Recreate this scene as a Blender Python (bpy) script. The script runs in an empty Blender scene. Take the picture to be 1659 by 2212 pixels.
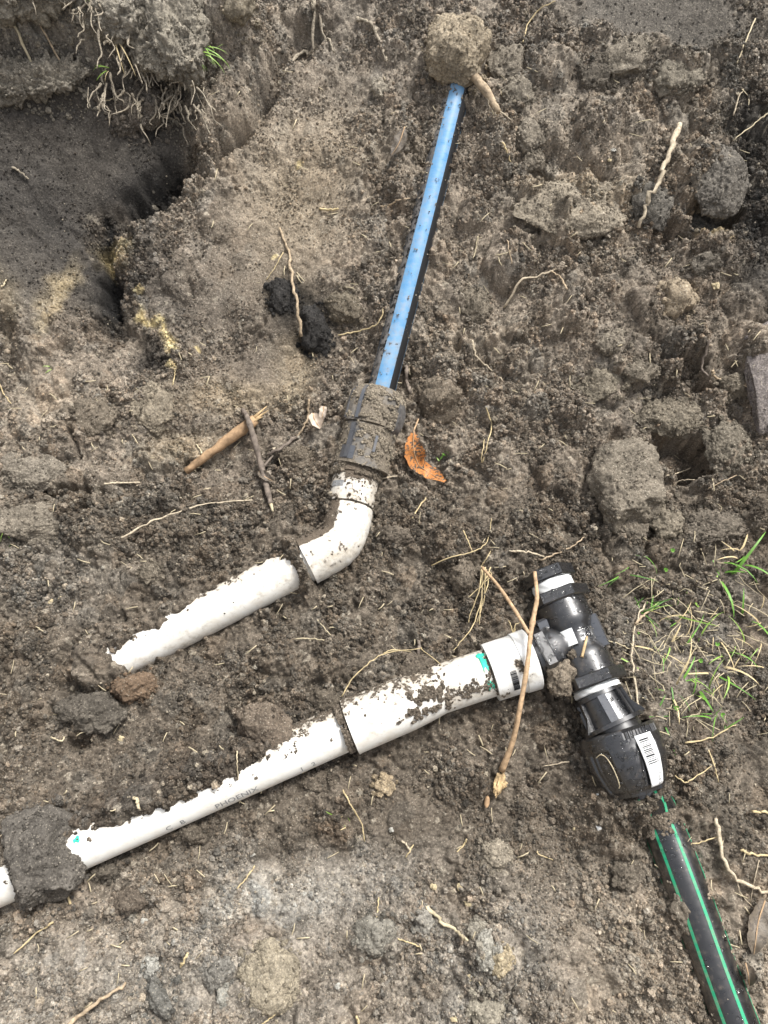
import bpy, bmesh, math, random
import numpy as np
from mathutils import Vector, Matrix
C = bpy.context.scene
COL = C.collection
rad = math.radians
F32 = np.float32

# ------------------------------------------------------------------ camera
TILT, DIST, LENS = 22.0, 0.88, 26.0
ST, CT = math.sin(rad(TILT)), math.cos(rad(TILT))
CAM = np.array([0.0, -DIST * ST, DIST * CT])
cam = bpy.data.cameras.new('camera')
cam.sensor_fit = 'VERTICAL'; cam.sensor_height = 36.0; cam.sensor_width = 27.0
cam.lens = LENS; cam.clip_start = 0.01; cam.clip_end = 500
camo = bpy.data.objects.new('camera', cam); COL.objects.link(camo)
camo.location = CAM; camo.rotation_euler = (rad(TILT), 0, 0)
C.camera = camo

# ------------------------------------------------------------------ world, sun, exposure
SUN_EL, SUN_AZ = 58.0, 40.0            # azimuth measured from +y (up the bank) towards +x
world = bpy.data.worlds.new('World'); C.world = world; world.use_nodes = True
nt = world.node_tree; nt.nodes.clear()
wo = nt.nodes.new('ShaderNodeOutputWorld'); bg = nt.nodes.new('ShaderNodeBackground')
sky = nt.nodes.new('ShaderNodeTexSky'); sky.sky_type = 'NISHITA'; sky.sun_disc = False
sky.sun_elevation = rad(SUN_EL); sky.sun_rotation = rad(SUN_AZ)
sky.air_density = 1.0; sky.dust_density = 4.0; sky.ozone_density = 1.0
hs = nt.nodes.new('ShaderNodeHueSaturation'); hs.inputs['Saturation'].default_value = 0.25
nt.links.new(sky.outputs[0], hs.inputs['Color']); nt.links.new(hs.outputs[0], bg.inputs[0])
bg.inputs[1].default_value = 0.10
nt.links.new(bg.outputs[0], wo.inputs[0])
sl = bpy.data.lights.new('sun', 'SUN'); sl.energy = 1.5; sl.angle = rad(13); sl.color = (1, 0.965, 0.91)
so = bpy.data.objects.new('sun', sl); COL.objects.link(so)
sd = Vector((math.sin(rad(SUN_AZ)) * math.cos(rad(SUN_EL)), math.cos(rad(SUN_AZ)) * math.cos(rad(SUN_EL)), math.sin(rad(SUN_EL))))
so.rotation_euler = sd.to_track_quat('Z', 'Y').to_euler(); so.location = sd * 4
C.view_settings.view_transform = 'Standard'; C.view_settings.look = 'None'
C.view_settings.gamma = 1.0; C.view_settings.use_curve_mapping = False
C.view_settings.exposure = 1.45

# ------------------------------------------------------------------ numeric helpers
RS = np.random.RandomState(11)
T2 = RS.random_sample((8, 256, 256)).astype(F32)
T3 = RS.random_sample((64, 64, 64)).astype(F32)

def sstep(a, b, x):
    t = np.clip((x - a) / (b - a), 0, 1); return t * t * (3 - 2 * t)

def vn(x, y, seed=0):
    x = x + seed * 17.31; y = y + seed * 9.73
    xi = np.floor(x).astype(np.int32); yi = np.floor(y).astype(np.int32)
    fx = (x - xi).astype(F32); fy = (y - yi).astype(F32)
    fx = fx * fx * (3 - 2 * fx); fy = fy * fy * (3 - 2 * fy)
    T = T2[seed % 8]
    a = T[xi & 255, yi & 255]; b = T[(xi + 1) & 255, yi & 255]
    c = T[xi & 255, (yi + 1) & 255]; d = T[(xi + 1) & 255, (yi + 1) & 255]
    return ((a + (b - a) * fx) * (1 - fy) + (c + (d - c) * fx) * fy) * 2 - 1

def fbm(x, y, scale, octs=3, seed=0):
    r = 0; amp = 1.0; f = 1.0 / scale
    for o in range(octs):
        r = r + amp * vn(x * f, y * f, seed + o); amp *= 0.5; f *= 2.03
    return r

def bumps(x, y, cell, seed, rlo=0.35, rhi=0.8, keep=1.0):
    """rounded grains on a jittered grid: height and a random number per grain"""
    rs = np.random.RandomState(100 + seed)
    J1 = rs.random_sample((256, 256)).astype(F32); J2 = rs.random_sample((256, 256)).astype(F32)
    R = (rlo + (rhi - rlo) * rs.random_sample((256, 256)) ** 1.5).astype(F32)
    R[rs.random_sample((256, 256)) > keep] = 0.01
    ID = rs.random_sample((256, 256)).astype(F32)
    E = rs.random_sample((256, 256)).astype(F32) * 0.5 + 0.5
    gx = (x / cell).astype(F32); gy = (y / cell).astype(F32)
    ix = np.floor(gx).astype(np.int32); iy = np.floor(gy).astype(np.int32)
    best = np.zeros(gx.shape, F32); bid = np.zeros(gx.shape, F32) + 0.5
    for di in (-1, 0, 1):
        for dj in (-1, 0, 1):
            a = (ix + di) & 255; b = (iy + dj) & 255
            ex = gx - (ix + di + J1[a, b]); ey = gy - (iy + dj + J2[a, b]); r = R[a, b]
            h = np.sqrt(np.maximum(0, r * r - ex * ex - ey * ey)) * E[a, b]
            m = h > best
            best = np.where(m, h, best); bid = np.where(m, ID[a, b], bid)
    return best * cell, bid

def vn3(p, scale, seed=0):
    q = p / scale + seed * np.array([7.13, 3.71, 11.9])
    i = np.floor(q).astype(np.int32); f = q - i; f = f * f * (3 - 2 * f)
    r = 0
    for dx in (0, 1):
        for dy in (0, 1):
            for dz in (0, 1):
                w = (f[:, 0] if dx else 1 - f[:, 0]) * (f[:, 1] if dy else 1 - f[:, 1]) * (f[:, 2] if dz else 1 - f[:, 2])
                r = r + w * T3[(i[:, 0] + dx) & 63, (i[:, 1] + dy) & 63, (i[:, 2] + dz) & 63]
    return r * 2 - 1

# the photograph is described in a map of 1659 x 2212 units laid over the ground
FPX = 2212 * LENS / 36.0
BANK_Y, BANK_S, BANK_W = 0.075, 0.42, 0.025
def zbase(y):
    y = np.asarray(y, dtype=np.float64)
    k = np.clip((y - BANK_Y) / BANK_W, -40, 40)
    z = BANK_S * BANK_W * np.log1p(np.exp(k)) + BANK_S * np.maximum(0, y - BANK_Y - 40 * BANK_W)
    return np.minimum(z, 0.34 + 0.02 * np.maximum(0, y - 0.85))

def ray(dx, dy):
    u = (dx - 829.5) / FPX; v = (1106 - dy) / FPX
    return np.array([u, ST + v * CT, -CT + v * ST])

def P(dx, dy, h=0.0):
    """point h above the undisturbed ground at map position (dx, dy)"""
    d = ray(dx, dy); lo, hi = 0.1, 3.0
    for _ in range(50):
        t = (lo + hi) / 2; p = CAM + d * t
        if p[2] > float(zbase(p[1])) + h: lo = t
        else: hi = t
    return CAM + d * hi

def to_map(x, y, z):
    rx, ry, rz = x - CAM[0], y - CAM[1], z - CAM[2]
    dep = ry * ST - rz * CT; up = ry * CT + rz * ST
    return 829.5 + rx / dep * FPX, 1106 - up / dep * FPX

def mm_per(dx, dy):
    p = P(dx, dy); return ((p[1] - CAM[1]) * ST - (p[2] - CAM[2]) * CT) / FPX

# ------------------------------------------------------------------ object helpers
def tag(o, label=None, cat=None, group=None, kind=None):
    if label: o['label'] = label
    if cat: o['category'] = cat
    if group: o['group'] = group
    if kind: o['kind'] = kind
    return o

def empty(name, loc, label, cat, group=None):
    o = bpy.data.objects.new(name, None); COL.objects.link(o); o.location = loc
    o.empty_display_size = 0.02
    return tag(o, label, cat, group)

def link(name, me, mat=None, parent=None):
    o = bpy.data.objects.new(name, me); COL.objects.link(o)
    if mat is not None and len(me.materials) == 0: me.materials.append(mat)
    if parent is not None:
        o.parent = parent
        if parent.parent is None: o.matrix_parent_inverse = Matrix.Translation(-Vector(parent.location))   # parts are modelled in place
    return o

def mesh_np(name, V, Fq, smooth=True, cols=None, attrs=None):
    """mesh from arrays; Fq: (n,3) or (n,4) ints"""
    me = bpy.data.meshes.new(name); V = np.asarray(V, F32); Fq = np.asarray(Fq, np.int32)
    n, k = Fq.shape
    me.vertices.add(len(V)); me.vertices.foreach_set('co', V.ravel())
    me.loops.add(n * k); me.loops.foreach_set('vertex_index', Fq.ravel())
    me.polygons.add(n); me.polygons.foreach_set('loop_start', np.arange(n, dtype=np.int32) * k)
    me.polygons.foreach_set('use_smooth', np.full(n, smooth, dtype=bool))
    if cols is not None:
        a = me.color_attributes.new('Col', 'FLOAT_COLOR', 'POINT')
        c4 = np.ones((len(V), 4), F32); c4[:, :3] = cols; a.data.foreach_set('color', c4.ravel())
    for nm, arr in (attrs or {}).items():
        a = me.attributes.new(nm, 'FLOAT', 'POINT'); a.data.foreach_set('value', np.asarray(arr, F32).ravel())
    me.update(calc_edges=True); me.validate()
    return me

class MB:
    """collects pieces of geometry for ONE mesh"""
    def __init__(s): s.v = []; s.f = []; s.d = []; s.n = 0
    def add(s, V, Fs, d=None):
        V = np.asarray(V, float); s.v.append(V)
        s.f += [tuple(i + s.n for i in f) for f in Fs]; s.n += len(V)
        s.d.append(np.zeros(len(V)) if d is None else np.asarray(d, float))
    def build(s, name, mat=None, parent=None, smooth=True, sharp=None):
        me = bpy.data.meshes.new(name); V = np.concatenate(s.v)
        me.from_pydata(V.tolist(), [], s.f)
        me.polygons.foreach_set('use_smooth', [smooth] * len(me.polygons))
        a = me.attributes.new('dirt', 'FLOAT', 'POINT'); a.data.foreach_set('value', np.concatenate(s.d).astype(F32))
        bm = bmesh.new(); bm.from_mesh(me); bmesh.ops.recalc_face_normals(bm, faces=bm.faces); bm.to_mesh(me); bm.free()
        me.update()
        if sharp is not None and smooth: me.set_sharp_from_angle(angle=rad(sharp))
        return link(name, me, mat, parent)

# ------------------------------------------------------------------ materials
def new_mat(name):
    m = bpy.data.materials.new(name); m.use_nodes = True
    n = m.node_tree; return m, n, n.nodes['Principled BSDF']
def N(n, typ, **kw):
    o = n.nodes.new(typ)
    for k, v in kw.items():
        if k in o.inputs: o.inputs[k].default_value = v
        else: setattr(o, k, v)
    return o
def mixc(n, fac, a, b, blend='MIX'):
    m = n.nodes.new('ShaderNodeMix'); m.data_type = 'RGBA'; m.blend_type = blend
    for i, val in ((0, fac), (6, a), (7, b)):
        if hasattr(val, 'links'): n.links.new(val, m.inputs[i])
        elif i == 0: m.inputs[0].default_value = val
        else: m.inputs[i].default_value = (*val, 1) if len(val) == 3 else val
    return m.outputs[2]
def ramp(n, src, a, b, ca=0.0, cb=1.0):
    r = n.nodes.new('ShaderNodeMapRange'); r.inputs[1].default_value = a; r.inputs[2].default_value = b
    r.inputs[3].default_value = ca; r.inputs[4].default_value = cb
    n.links.new(src, r.inputs[0]); return r.outputs[0]
def mth(n, op, a, b=0.0):
    m = n.nodes.new('ShaderNodeMath'); m.operation = op
    for i, v in enumerate((a, b)):
        if hasattr(v, 'links'): n.links.new(v, m.inputs[i])
        else: m.inputs[i].default_value = v
    return m.outputs[0]
def noise(n, scale, detail=3, rough=0.6, vec=None):
    t = N(n, 'ShaderNodeTexNoise', Scale=scale, Detail=detail, Roughness=rough)
    if vec is not None: n.links.new(vec, t.inputs['Vector'])
    return t.outputs['Fac']
def objco(n): return n.nodes.new('ShaderNodeTexCoord').outputs['Object']
def bump(n, b, h, strength, dist):
    bp = n.nodes.new('ShaderNodeBump'); bp.inputs['Strength'].default_value = strength; bp.inputs['Distance'].default_value = dist
    n.links.new(h, bp.inputs['Height']); n.links.new(bp.outputs[0], b.inputs['Normal'])

def soil_mat(name, inst=False, coscale=1.0):
    m, n, b = new_mat(name)
    at = n.nodes.new('ShaderNodeAttribute'); at.attribute_name = 'tint' if inst else 'Col'
    at.attribute_type = 'INSTANCER' if inst else 'GEOMETRY'
    co = objco(n) if not inst else n.nodes.new('ShaderNodeNewGeometry').outputs['Position']
    n1 = noise(n, 420, 4, 0.65, co); n2 = noise(n, 70, 3, 0.6, co); n3 = noise(n, 1500, 2, 0.6, co)
    f1 = ramp(n, n1, 0.3, 0.72, 0.50, 1.58); f2 = ramp(n, n2, 0.3, 0.7, 0.85, 1.17)
    k = mth(n, 'MULTIPLY', f1, f2)
    v = N(n, 'ShaderNodeVectorMath', operation='SCALE'); n.links.new(at.outputs['Color'], v.inputs[0]); n.links.new(k, v.inputs['Scale'])
    vo = N(n, 'ShaderNodeTexVoronoi', Scale=620.0); n.links.new(co, vo.inputs['Vector'])
    sep = n.nodes.new('ShaderNodeSeparateColor'); n.links.new(vo.outputs['Color'], sep.inputs[0])
    pick = mth(n, 'MULTIPLY', mth(n, 'GREATER_THAN', sep.outputs[0], 0.86), mth(n, 'LESS_THAN', vo.outputs['Distance'], 0.42))
    gcol = mixc(n, sep.outputs[1], (0.34, 0.30, 0.235), (0.52, 0.47, 0.38))
    lum = n.nodes.new('ShaderNodeRGBToBW'); n.links.new(at.outputs['Color'], lum.inputs[0])
    c = mixc(n, mth(n, 'MULTIPLY', pick, ramp(n, lum.outputs[0], 0.03, 0.17, 0.06, 0.7)), v.outputs[0], gcol)
    n.links.new(c, b.inputs['Base Color'])
    b.inputs['Roughness'].default_value = 0.9; b.inputs['Specular IOR Level'].default_value = 0.25
    hh = mth(n, 'ADD', mth(n, 'MULTIPLY', n1, 1.0), mth(n, 'MULTIPLY', n3, 0.45))
    bump(n, b, hh, 0.85, 0.0022)
    return m

M = {}
M['soil'] = soil_mat('soil'); M['crumb'] = soil_mat('soil_crumb', True)

def dirty(name, base, rough, film, soilc=(0.13, 0.105, 0.08), scale=160.0, spec=0.5, coarse=26.0, wet=0.0, smear=0.5):
    """clean plastic with a thin film of mud and stuck soil where the 'dirt' attribute says so"""
    m, n, b = new_mat(name); co = objco(n)
    at = n.nodes.new('ShaderNodeAttribute'); at.attribute_name = 'dirt'
    d = at.outputs['Fac']
    a = noise(n, scale, 5, 0.68, co); c = noise(n, coarse, 4, 0.6, co); e = noise(n, 900, 3, 0.6, co)
    mp = N(n, 'ShaderNodeMapping'); mp.inputs['Scale'].default_value = (1.0, 2.2, 1.0); n.links.new(co, mp.inputs[0]); g = noise(n, 75, 5, 0.7, mp.outputs[0])
    filmf = ramp(n, mth(n, 'ADD', mth(n, 'ADD', mth(n, 'MULTIPLY', c, .75), mth(n, 'MULTIPLY', g, .75)), mth(n, 'MULTIPLY', d, 0.8)), 0.66, 1.25, 0.0, 0.85)
    c1 = mixc(n, filmf, base, film)
    s = mth(n, 'ADD', mth(n, 'ADD', mth(n, 'MULTIPLY', a, 1.0), mth(n, 'MULTIPLY', c, 0.55)), mth(n, 'MULTIPLY', d, 0.75))
    sf = ramp(n, s, 1.10, 1.16)
    sc = mixc(n, ramp(n, e, 0.3, 0.7), tuple(x * 0.6 for x in soilc), tuple(x * 1.5 for x in soilc))
    c1 = mixc(n, mth(n, 'MULTIPLY', ramp(n, s, 0.88, 1.14), smear), c1, tuple(x * 1.5 for x in soilc))
    c2 = mixc(n, sf, c1, sc)
    n.links.new(c2, b.inputs['Base Color'])
    n.links.new(ramp(n, mth(n, 'MAXIMUM', sf, mth(n, 'MULTIPLY', filmf, 0.7)), 0, 1, rough, 0.95), b.inputs['Roughness'])
    n.links.new(ramp(n, sf, 0, 1, spec, 0.2), b.inputs['Specular IOR Level'])
    if wet:      # a film of rain water
        n.links.new(ramp(n, sf, 0, 1, wet, 0.05), b.inputs['Coat Weight']); b.inputs['Coat IOR'].default_value = 1.6; b.inputs['Coat Roughness'].default_value = 0.10
    bump(n, b, mth(n, 'MULTIPLY', sf, mth(n, 'ADD', e, 0.9)), 0.9, 0.0016)
    return m
M['pvc'] = dirty('white_pvc', (0.80, 0.80, 0.765), 0.36, (0.52, 0.44, 0.32))
M['pvc_clean'] = dirty('white_pvc_clean', (0.80, 0.81, 0.80), 0.32, (0.56, 0.52, 0.43))
M['black'] = dirty('black_plastic', (0.014, 0.0145, 0.016), 0.24, (0.020, 0.020, 0.021), spec=.7, wet=.6)
M['black_wet'] = dirty('black_poly_pipe', (0.010, 0.0105, 0.012), 0.22, (0.026, 0.025, 0.024), spec=.7, wet=.5)
M['black_mud'] = dirty('muddy_black_plastic', (0.05, 0.053, 0.058), 0.45, (0.17, 0.152, 0.128), soilc=(0.21, 0.18, 0.14))
M['black_dust'] = dirty('dusty_black_pipe', (0.02, 0.021, 0.023), 0.35, (0.27, 0.255, 0.24), soilc=(0.02, 0.02, 0.02))
M['blue'] = dirty('blue_stripe', (0.070, 0.235, 0.45), 0.26, (0.22, 0.35, 0.47), soilc=(0.2, 0.18, 0.16))  # pale film colour paints wet glare onto the stripe
M['green'] = dirty('green_stripe', (0.01, 0.33, 0.16), 0.4, (0.03, 0.30, 0.16), soilc=(0.2, 0.17, 0.13))
M['tape'] = dirty('thread_tape', (0.72, 0.74, 0.74), 0.45, (0.6, 0.6, 0.56))
M['grey_rib'] = dirty('grey_plastic', (0.055, 0.06, 0.07), 0.25, (0.09, 0.09, 0.095), spec=1.0, wet=.8)

def plain(name, col, rough=0.7, var=0.25, scale=120.0, spec=0.3, bumpd=0.0006, stretch=None, sss=0):
    m, n, b = new_mat(name); co = objco(n)
    a = noise(n, scale, 4, 0.6, co)
    c = mixc(n, ramp(n, a, 0.3, 0.7), tuple(x * (1 - var) for x in col), tuple(min(1, x * (1 + var)) for x in col))
    n.links.new(c, b.inputs['Base Color']); b.inputs['Roughness'].default_value = rough
    b.inputs['Specular IOR Level'].default_value = spec
    if bumpd: bump(n, b, a, 0.7, bumpd)
    return m
M['straw'] = plain('straw', (0.52, 0.42, 0.24), 0.7, 0.3)
M['straw_pale'] = plain('pale_straw', (0.50, 0.43, 0.29), 0.7, 0.25)
M['root'] = plain('root', (0.36, 0.28, 0.19), 0.85, 0.45, 260)
M['root_pale'] = plain('pale_root', (0.46, 0.39, 0.285), 0.85, 0.4, 300)
M['root_soil'] = plain('soil_coated_root', (0.30, 0.26, 0.20), 0.95, 0.5, 420, bumpd=0.002)
M['twig'] = plain('twig_bark', (0.42, 0.29, 0.175), 0.75, 0.4, 180)
M['twig_orange'] = plain('orange_bark', (0.34, 0.225, 0.13), 0.8, 0.55, 90)
M['twig_grey'] = plain('grey_bark', (0.17, 0.14, 0.115), 0.85, 0.5, 160)
M['wood'] = plain('torn_wood', (0.43, 0.31, 0.17), 0.8, 0.5, 120, bumpd=0.0015)
M['grass'] = plain('green_grass', (0.13, 0.29, 0.045), 0.5, 0.3, 60, 0.4)
M['grass_dark'] = plain('dark_grass', (0.08, 0.20, 0.035), 0.5, 0.3, 60, 0.4)
M['grass_lime'] = plain('lime_grass', (0.25, 0.40, 0.08), 0.5, 0.2, 60, 0.4)
M['chip'] = plain('white_chip', (0.75, 0.75, 0.72), 0.6, 0.15)
M['pebble'] = plain('yellow_pebble', (0.42, 0.35, 0.22), 0.9, 0.45, 420, bumpd=0.002)
M['pebble_grey'] = plain('grey_pebble', (0.32, 0.31, 0.275), 0.9, 0.45, 420, bumpd=0.002)
M['ink'] = plain('black_ink', (0.02, 0.02, 0.022), 0.6, 0.1, bumpd=0)
M['ink_grey'] = plain('grey_ink', (0.26, 0.265, 0.27), 0.6, 0.2, bumpd=0)
M['paper'] = plain('sticker_paper', (0.80, 0.81, 0.81), 0.5, 0.04, bumpd=0)
M['primer'] = plain('green_glue', (0.04, 0.52, 0.36), 0.5, 0.25, bumpd=0)
m, n, b = new_mat('water'); b.inputs['Base Color'].default_value = (1, 1, 1, 1); b.inputs['Roughness'].default_value = 0.02
b.inputs['Transmission Weight'].default_value = 1.0; b.inputs['IOR'].default_value = 1.33; M['water'] = m
# ------------------------------------------------------------------ pipe runs (axis points and radii), needed by the ground that carries them
def ax(dx, dy, h): return P(dx, dy, h)
R40, RC40, R32 = 0.0240, 0.0290, 0.0160
LA = [ax(-150, 1967, .015), ax(727, 1580, .020), ax(760, 1568, .023), ax(947, 1490, .026), ax(1058, 1453, .029), ax(1150, 1423, .032), ax(1246, 1380, .034)]
TEE = LA[6]
RUN0, RUN1 = ax(1180, 1234, .034), ax(1289, 1489, .036)
CF1, CF2, CF3 = ax(1293, 1505, .036), ax(1327, 1568, .037), ax(1379, 1711, .032)
PG0, PG1, PG2 = ax(1374, 1690, .030), ax(1418, 1752, .006), ax(1608, 2262, .012)
BL0, BL1 = ax(1016, 60, -.004), ax(822, 850, .030)
BT = ax(994, 163, .006)
BL0 = BT + (BT - BL1) * 0.12
UF0, UF1 = ax(821, 845, .030), ax(779, 1012, .027)
AD0, AD1 = ax(772, 1014, .026), ax(756, 1098, .023)
ELP = [AD1, ax(750, 1128, .022), ax(738, 1165, .0215), ax(712, 1187, .021), ax(662, 1213, .020)]
UP0, UP1 = ax(672, 1208, .020), ax(222, 1440, -.012)

# (axis points, radius, [(t, level on the left of travel, level on the right)]) levels in metres relative to the axis
def gpath(pts, Rr, tab): return (np.array(pts), Rr, tab)
GP = [
 gpath([LA[0], LA[1]], R40, [(0, .010, -.020), (.12, .010, -.022), (.20, .020, -.006), (.335, .020, -.006), (.36, .016, -.024), (.45, .028, -.018), (.6, .034, -.016), (.75, .032, -.016), (.9, .021, -.016), (1, .014, -.020)]),
 gpath([LA[1], LA[3], LA[5]], RC40, [(0, .010, -.022), (.3, .010, -.022), (.6, -.002, -.020), (1, -.012, -.022)]),
 gpath([LA[5], TEE], .030, [(0, -.012, -.026), (1, -.016, -.026)]),
 gpath([RUN0, CF1], .030, [(0, -.012, -.012), (.5, -.020, -.018), (1, -.016, -.030)]),
 gpath([CF1, CF3], .038, [(0, -.014, -.024), (.6, -.006, -.020), (1, -.004, -.008)]),
 gpath([CF3, PG1, PG2], .0205, [(0, .004, .004), (.075, .024, .024), (.115, .016, .010), (.2, .008, -.002), (.45, .004, -.006), (.54, .004, .006), (.62, .004, -.002), (1, .003, -.004)]),
 gpath([BT + (BT - BL1) * .1, BL1], R32, [(0, .02, .02), (.10, .016, .02), (.15, .002, .012), (.25, -.001, .006), (.5, -.004, .002), (1, -.006, -.004)]),
 gpath([UF0, UF1], .034, [(0, -.022, -.014), (1, -.022, -.010)]),
 gpath([AD0, AD1], .027, [(0, -.012, .004), (1, -.010, .006)]),
 gpath(ELP, .0265, [(0, -.008, .008), (.5, -.010, .016), (1, -.010, .016)]),
 gpath([UP0, UP1], R40, [(0, -.012, .012), (.025, -.010, .014), (.045, .027, .029), (.072, .027, .030), (.10, -.008, .020), (.14, -.012, .010), (.4, -.008, .017), (.7, -.004, .022), (.85, .004, .024), (.93, .018, .021), (.97, .03, .03), (1, .034, .034)]),
]

# ------------------------------------------------------------------ ground sheet
def axis_lines(a, b, step, outer, grow=1.22):
    mid = np.arange(a, b, step); out = [mid]
    for s, e, end in ((-1, a, -outer), (1, mid[-1], outer)):
        w = step; p = e; L = []
        while abs(p) < outer or (p * s < outer):
            w = min(w * grow, 0.6); p = p + s * w; L.append(p)
            if p * s > outer: break
        out = [np.array(L[::-1])] + out if s < 0 else out + [np.array(L)]
    return np.concatenate(out)
STEP = 0.00115
GXL = axis_lines(-0.485, 0.485, STEP, 6.0); GYL = axis_lines(-0.55, 0.62, STEP, 6.0)
NX, NY = len(GXL), len(GYL)
X, Y = np.meshgrid(GXL, GYL, indexing='ij'); X = X.astype(F32); Y = Y.astype(F32)
ZB = zbase(Y).astype(F32)
DX, DY = to_map(X, Y, ZB); DX = DX.astype(F32); DY = DY.astype(F32)
FAR = sstep(0.75, 1.1, np.sqrt(X * X + (Y - .03) ** 2)).astype(F32)
WX = DX + 14 * vn(X * 40, Y * 40, 3) + 7 * vn(X * 110, Y * 110, 4)      # wandering edges
WY = DY + 14 * vn(X * 40, Y * 40, 5) + 7 * vn(X * 110, Y * 110, 6)

def ell(cx, cy, rx, ry, rot=0, soft=0.45, warped=True):
    a, b = (WX, WY) if warped else (DX, DY)
    c, s = math.cos(rad(rot)), math.sin(rad(rot))
    u = ((a - cx) * c + (b - cy) * s) / rx; v = (-(a - cx) * s + (b - cy) * c) / ry
    return 1 - sstep(1 - soft, 1 + soft, np.sqrt(u * u + v * v))
def pline(pts, warped=True):
    """distance (map units) and signed side to a polyline"""
    a, b = (WX, WY) if warped else (DX, DY)
    best = np.full(a.shape, 1e9, F32); side = np.zeros(a.shape, F32)
    for (x0, y0), (x1, y1) in zip(pts[:-1], pts[1:]):
        ex, ey = x1 - x0, y1 - y0; L2 = ex * ex + ey * ey
        t = np.clip(((a - x0) * ex + (b - y0) * ey) / L2, 0, 1)
        d = np.hypot(a - x0 - t * ex, b - y0 - t * ey); m = d < best
        cr = (ex * (b - y0) - ey * (a - x0))
        side = np.where(m, np.sign(cr), side); best = np.where(m, d, best)
    return best, side

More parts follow.
